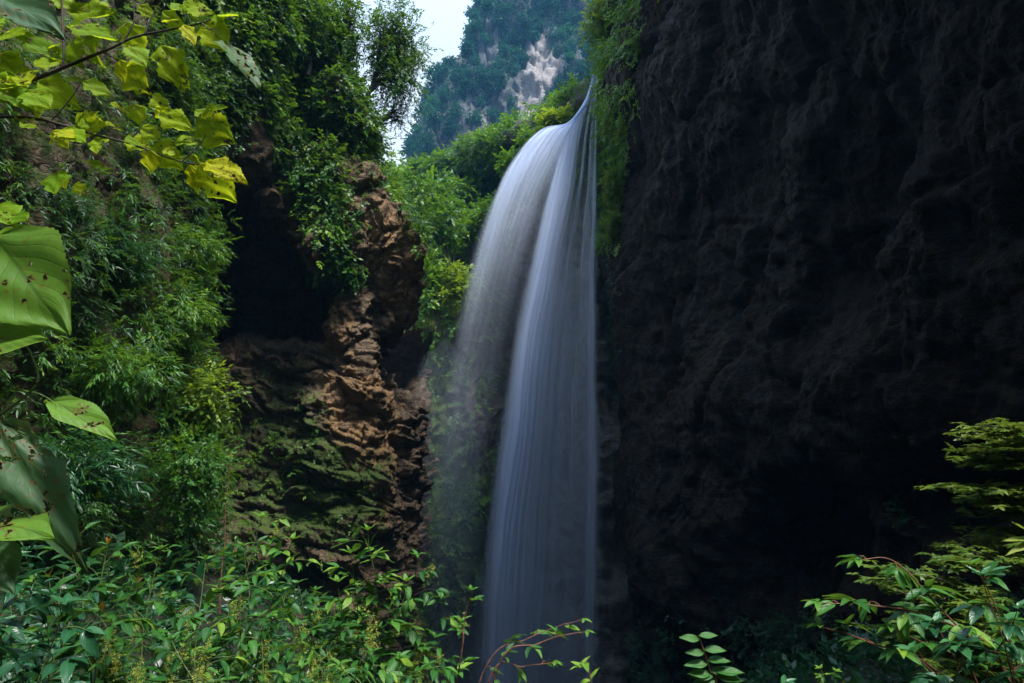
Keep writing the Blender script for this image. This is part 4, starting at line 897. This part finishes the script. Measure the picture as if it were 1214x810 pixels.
# drifting spray round the foot and the left flank of the falls
msh, nt, out = newmat('spray_mist'); pv = N(nt, 'ShaderNodeVolumePrincipled', Density=.038, Anisotropy=.2); pv.inputs['Color'].default_value = (.80, .88, 1.0, 1); nt.links.new(pv.outputs[0], out.inputs[1])
mV, mF, mn = [], [], 0
for (mx_, my_), Ym, rad in [((600, 800), 46.5, (5.5, 3.6, 8)), ((524, 590), 46, (3.0, 2.4, 11))]:
    th = np.linspace(0, math.pi, 30); ph = np.linspace(0, 2 * math.pi, 48, endpoint=False)
    q = np.stack([np.sin(th)[:, None] * np.cos(ph), np.sin(th)[:, None] * np.sin(ph), np.cos(th)[:, None] * np.ones(48)], -1)
    q = q * (1 + .22 * fbm(q * 1.5 + mx_, 2))[..., None] * np.array(rad); q[0] = q[0, 0]; q[-1] = q[-1, 0]; q = q + P(mx_, my_, Ym)
    idx = np.arange(30 * 48).reshape(30, 48); nx_ = np.roll(idx, -1, 1)
    mV.append(q.reshape(-1, 3)); mF.append(np.stack([idx[:-1], idx[1:], nx_[1:], nx_[:-1]], -1).reshape(-1, 4) + mn); mn += 30 * 48
mo = mk('mist', np.concatenate(mV), np.concatenate(mF), msh, None, True); tag(mo, 'pale spray drifting round the foot and left flank of the waterfall', 'mist', kind='stuff')

# ------------------------------------------------------------------ haze
HAZE = .0003
if HAZE:
    x0, x1, y0, y1, z0, z1 = -150, 150, -50, 300, -26, 250
    V = [(x, y, z) for z in (z0, z1) for y in (y0, y1) for x in (x0, x1)]
    hz, nt, out = newmat('haze_air'); pv = N(nt, 'ShaderNodeVolumePrincipled', Density=HAZE, Anisotropy=.1); pv.inputs['Color'].default_value = (.20, .56, 1.0, 1)
    nt.links.new(pv.outputs[0], out.inputs[1])
    ho = mk('haze', V, [(0, 2, 3, 1), (4, 5, 7, 6), (0, 1, 5, 4), (2, 6, 7, 3), (0, 4, 6, 2), (1, 3, 7, 5)], hz)
    tag(ho, 'pale blue haze filling the gorge', 'haze', kind='stuff')

# ------------------------------------------------------------------ light
SUN = nz(np.array([.27, -.30, .915]))
w = bpy.data.worlds.new('World'); sc.world = w; w.use_nodes = True; nt = w.node_tree; nt.nodes.clear()
wo = nt.nodes.new('ShaderNodeOutputWorld'); bg = nt.nodes.new('ShaderNodeBackground'); sk = nt.nodes.new('ShaderNodeTexSky'); sk.sky_type = 'NISHITA'; sk.sun_disc = False
sk.sun_elevation = math.asin(SUN[2]); sk.sun_rotation = math.atan2(SUN[0], SUN[1]); sk.air_density = 1.4; sk.dust_density = 1.5; sk.ozone_density = 1.5
# thin bright overcast veil mixed over the clear sky
ng = N(nt, 'ShaderNodeTexNoise', Scale=1.6, Detail=4.0); tcw = nt.nodes.new('ShaderNodeTexCoord'); nt.links.new(tcw.outputs['Generated'], ng.inputs['Vector'])
sx = N(nt, 'ShaderNodeSeparateXYZ'); nt.links.new(tcw.outputs['Generated'], sx.inputs[0])
zr = N(nt, 'ShaderNodeMapRange'); zr.inputs[1].default_value = .56; zr.inputs[2].default_value = .95; nt.links.new(sx.outputs[2], zr.inputs[0])
zc = mixc(nt, zr.outputs[0], (6.0, 7.0, 7.7), (14., 20., 29.))
veil = mathn(nt, 'SUBTRACT', 1.05, mathn(nt, 'MULTIPLY', mathn(nt, 'ABSOLUTE', sx.outputs[2]), .35), True)
cl = mixc(nt, mathn(nt, 'MULTIPLY', veil, mathn(nt, 'ADD', mathn(nt, 'MULTIPLY', ng.outputs[0], .4), .6)), sk.outputs[0], zc)
nt.links.new(cl, bg.inputs[0]); bg.inputs[1].default_value = .085
nt.links.new(bg.outputs[0], wo.inputs[0])
sl = bpy.data.lights.new('sun', 'SUN'); sl.energy = 3.5; sl.angle = math.radians(12); sl.color = (1.0, .96, .90)
so = bpy.data.objects.new('sun', sl); COL.objects.link(so)
from mathutils import Vector
so.rotation_euler = Vector(SUN.tolist()).to_track_quat('Z', 'Y').to_euler()

cam = bpy.data.cameras.new('camera'); cam.sensor_width = 36; cam.lens = 22.0; cam.clip_start = .05; cam.clip_end = 5000
co = bpy.data.objects.new('camera', cam); COL.objects.link(co); co.rotation_euler = (math.radians(100), 0, 0); sc.camera = co

sc.view_settings.view_transform = 'Standard'; sc.view_settings.look = 'None'; sc.view_settings.gamma = 1; sc.view_settings.exposure = 1.15
sc.cycles.use_denoising = True; sc.cycles.max_bounces = 6; sc.cycles.diffuse_bounces = 3; sc.cycles.glossy_bounces = 2; sc.cycles.transmission_bounces = 4
sc.cycles.transparent_max_bounces = 14; sc.cycles.volume_bounces = 0; sc.cycles.sample_clamp_indirect = 4
sc.cycles.use_fast_gi = False
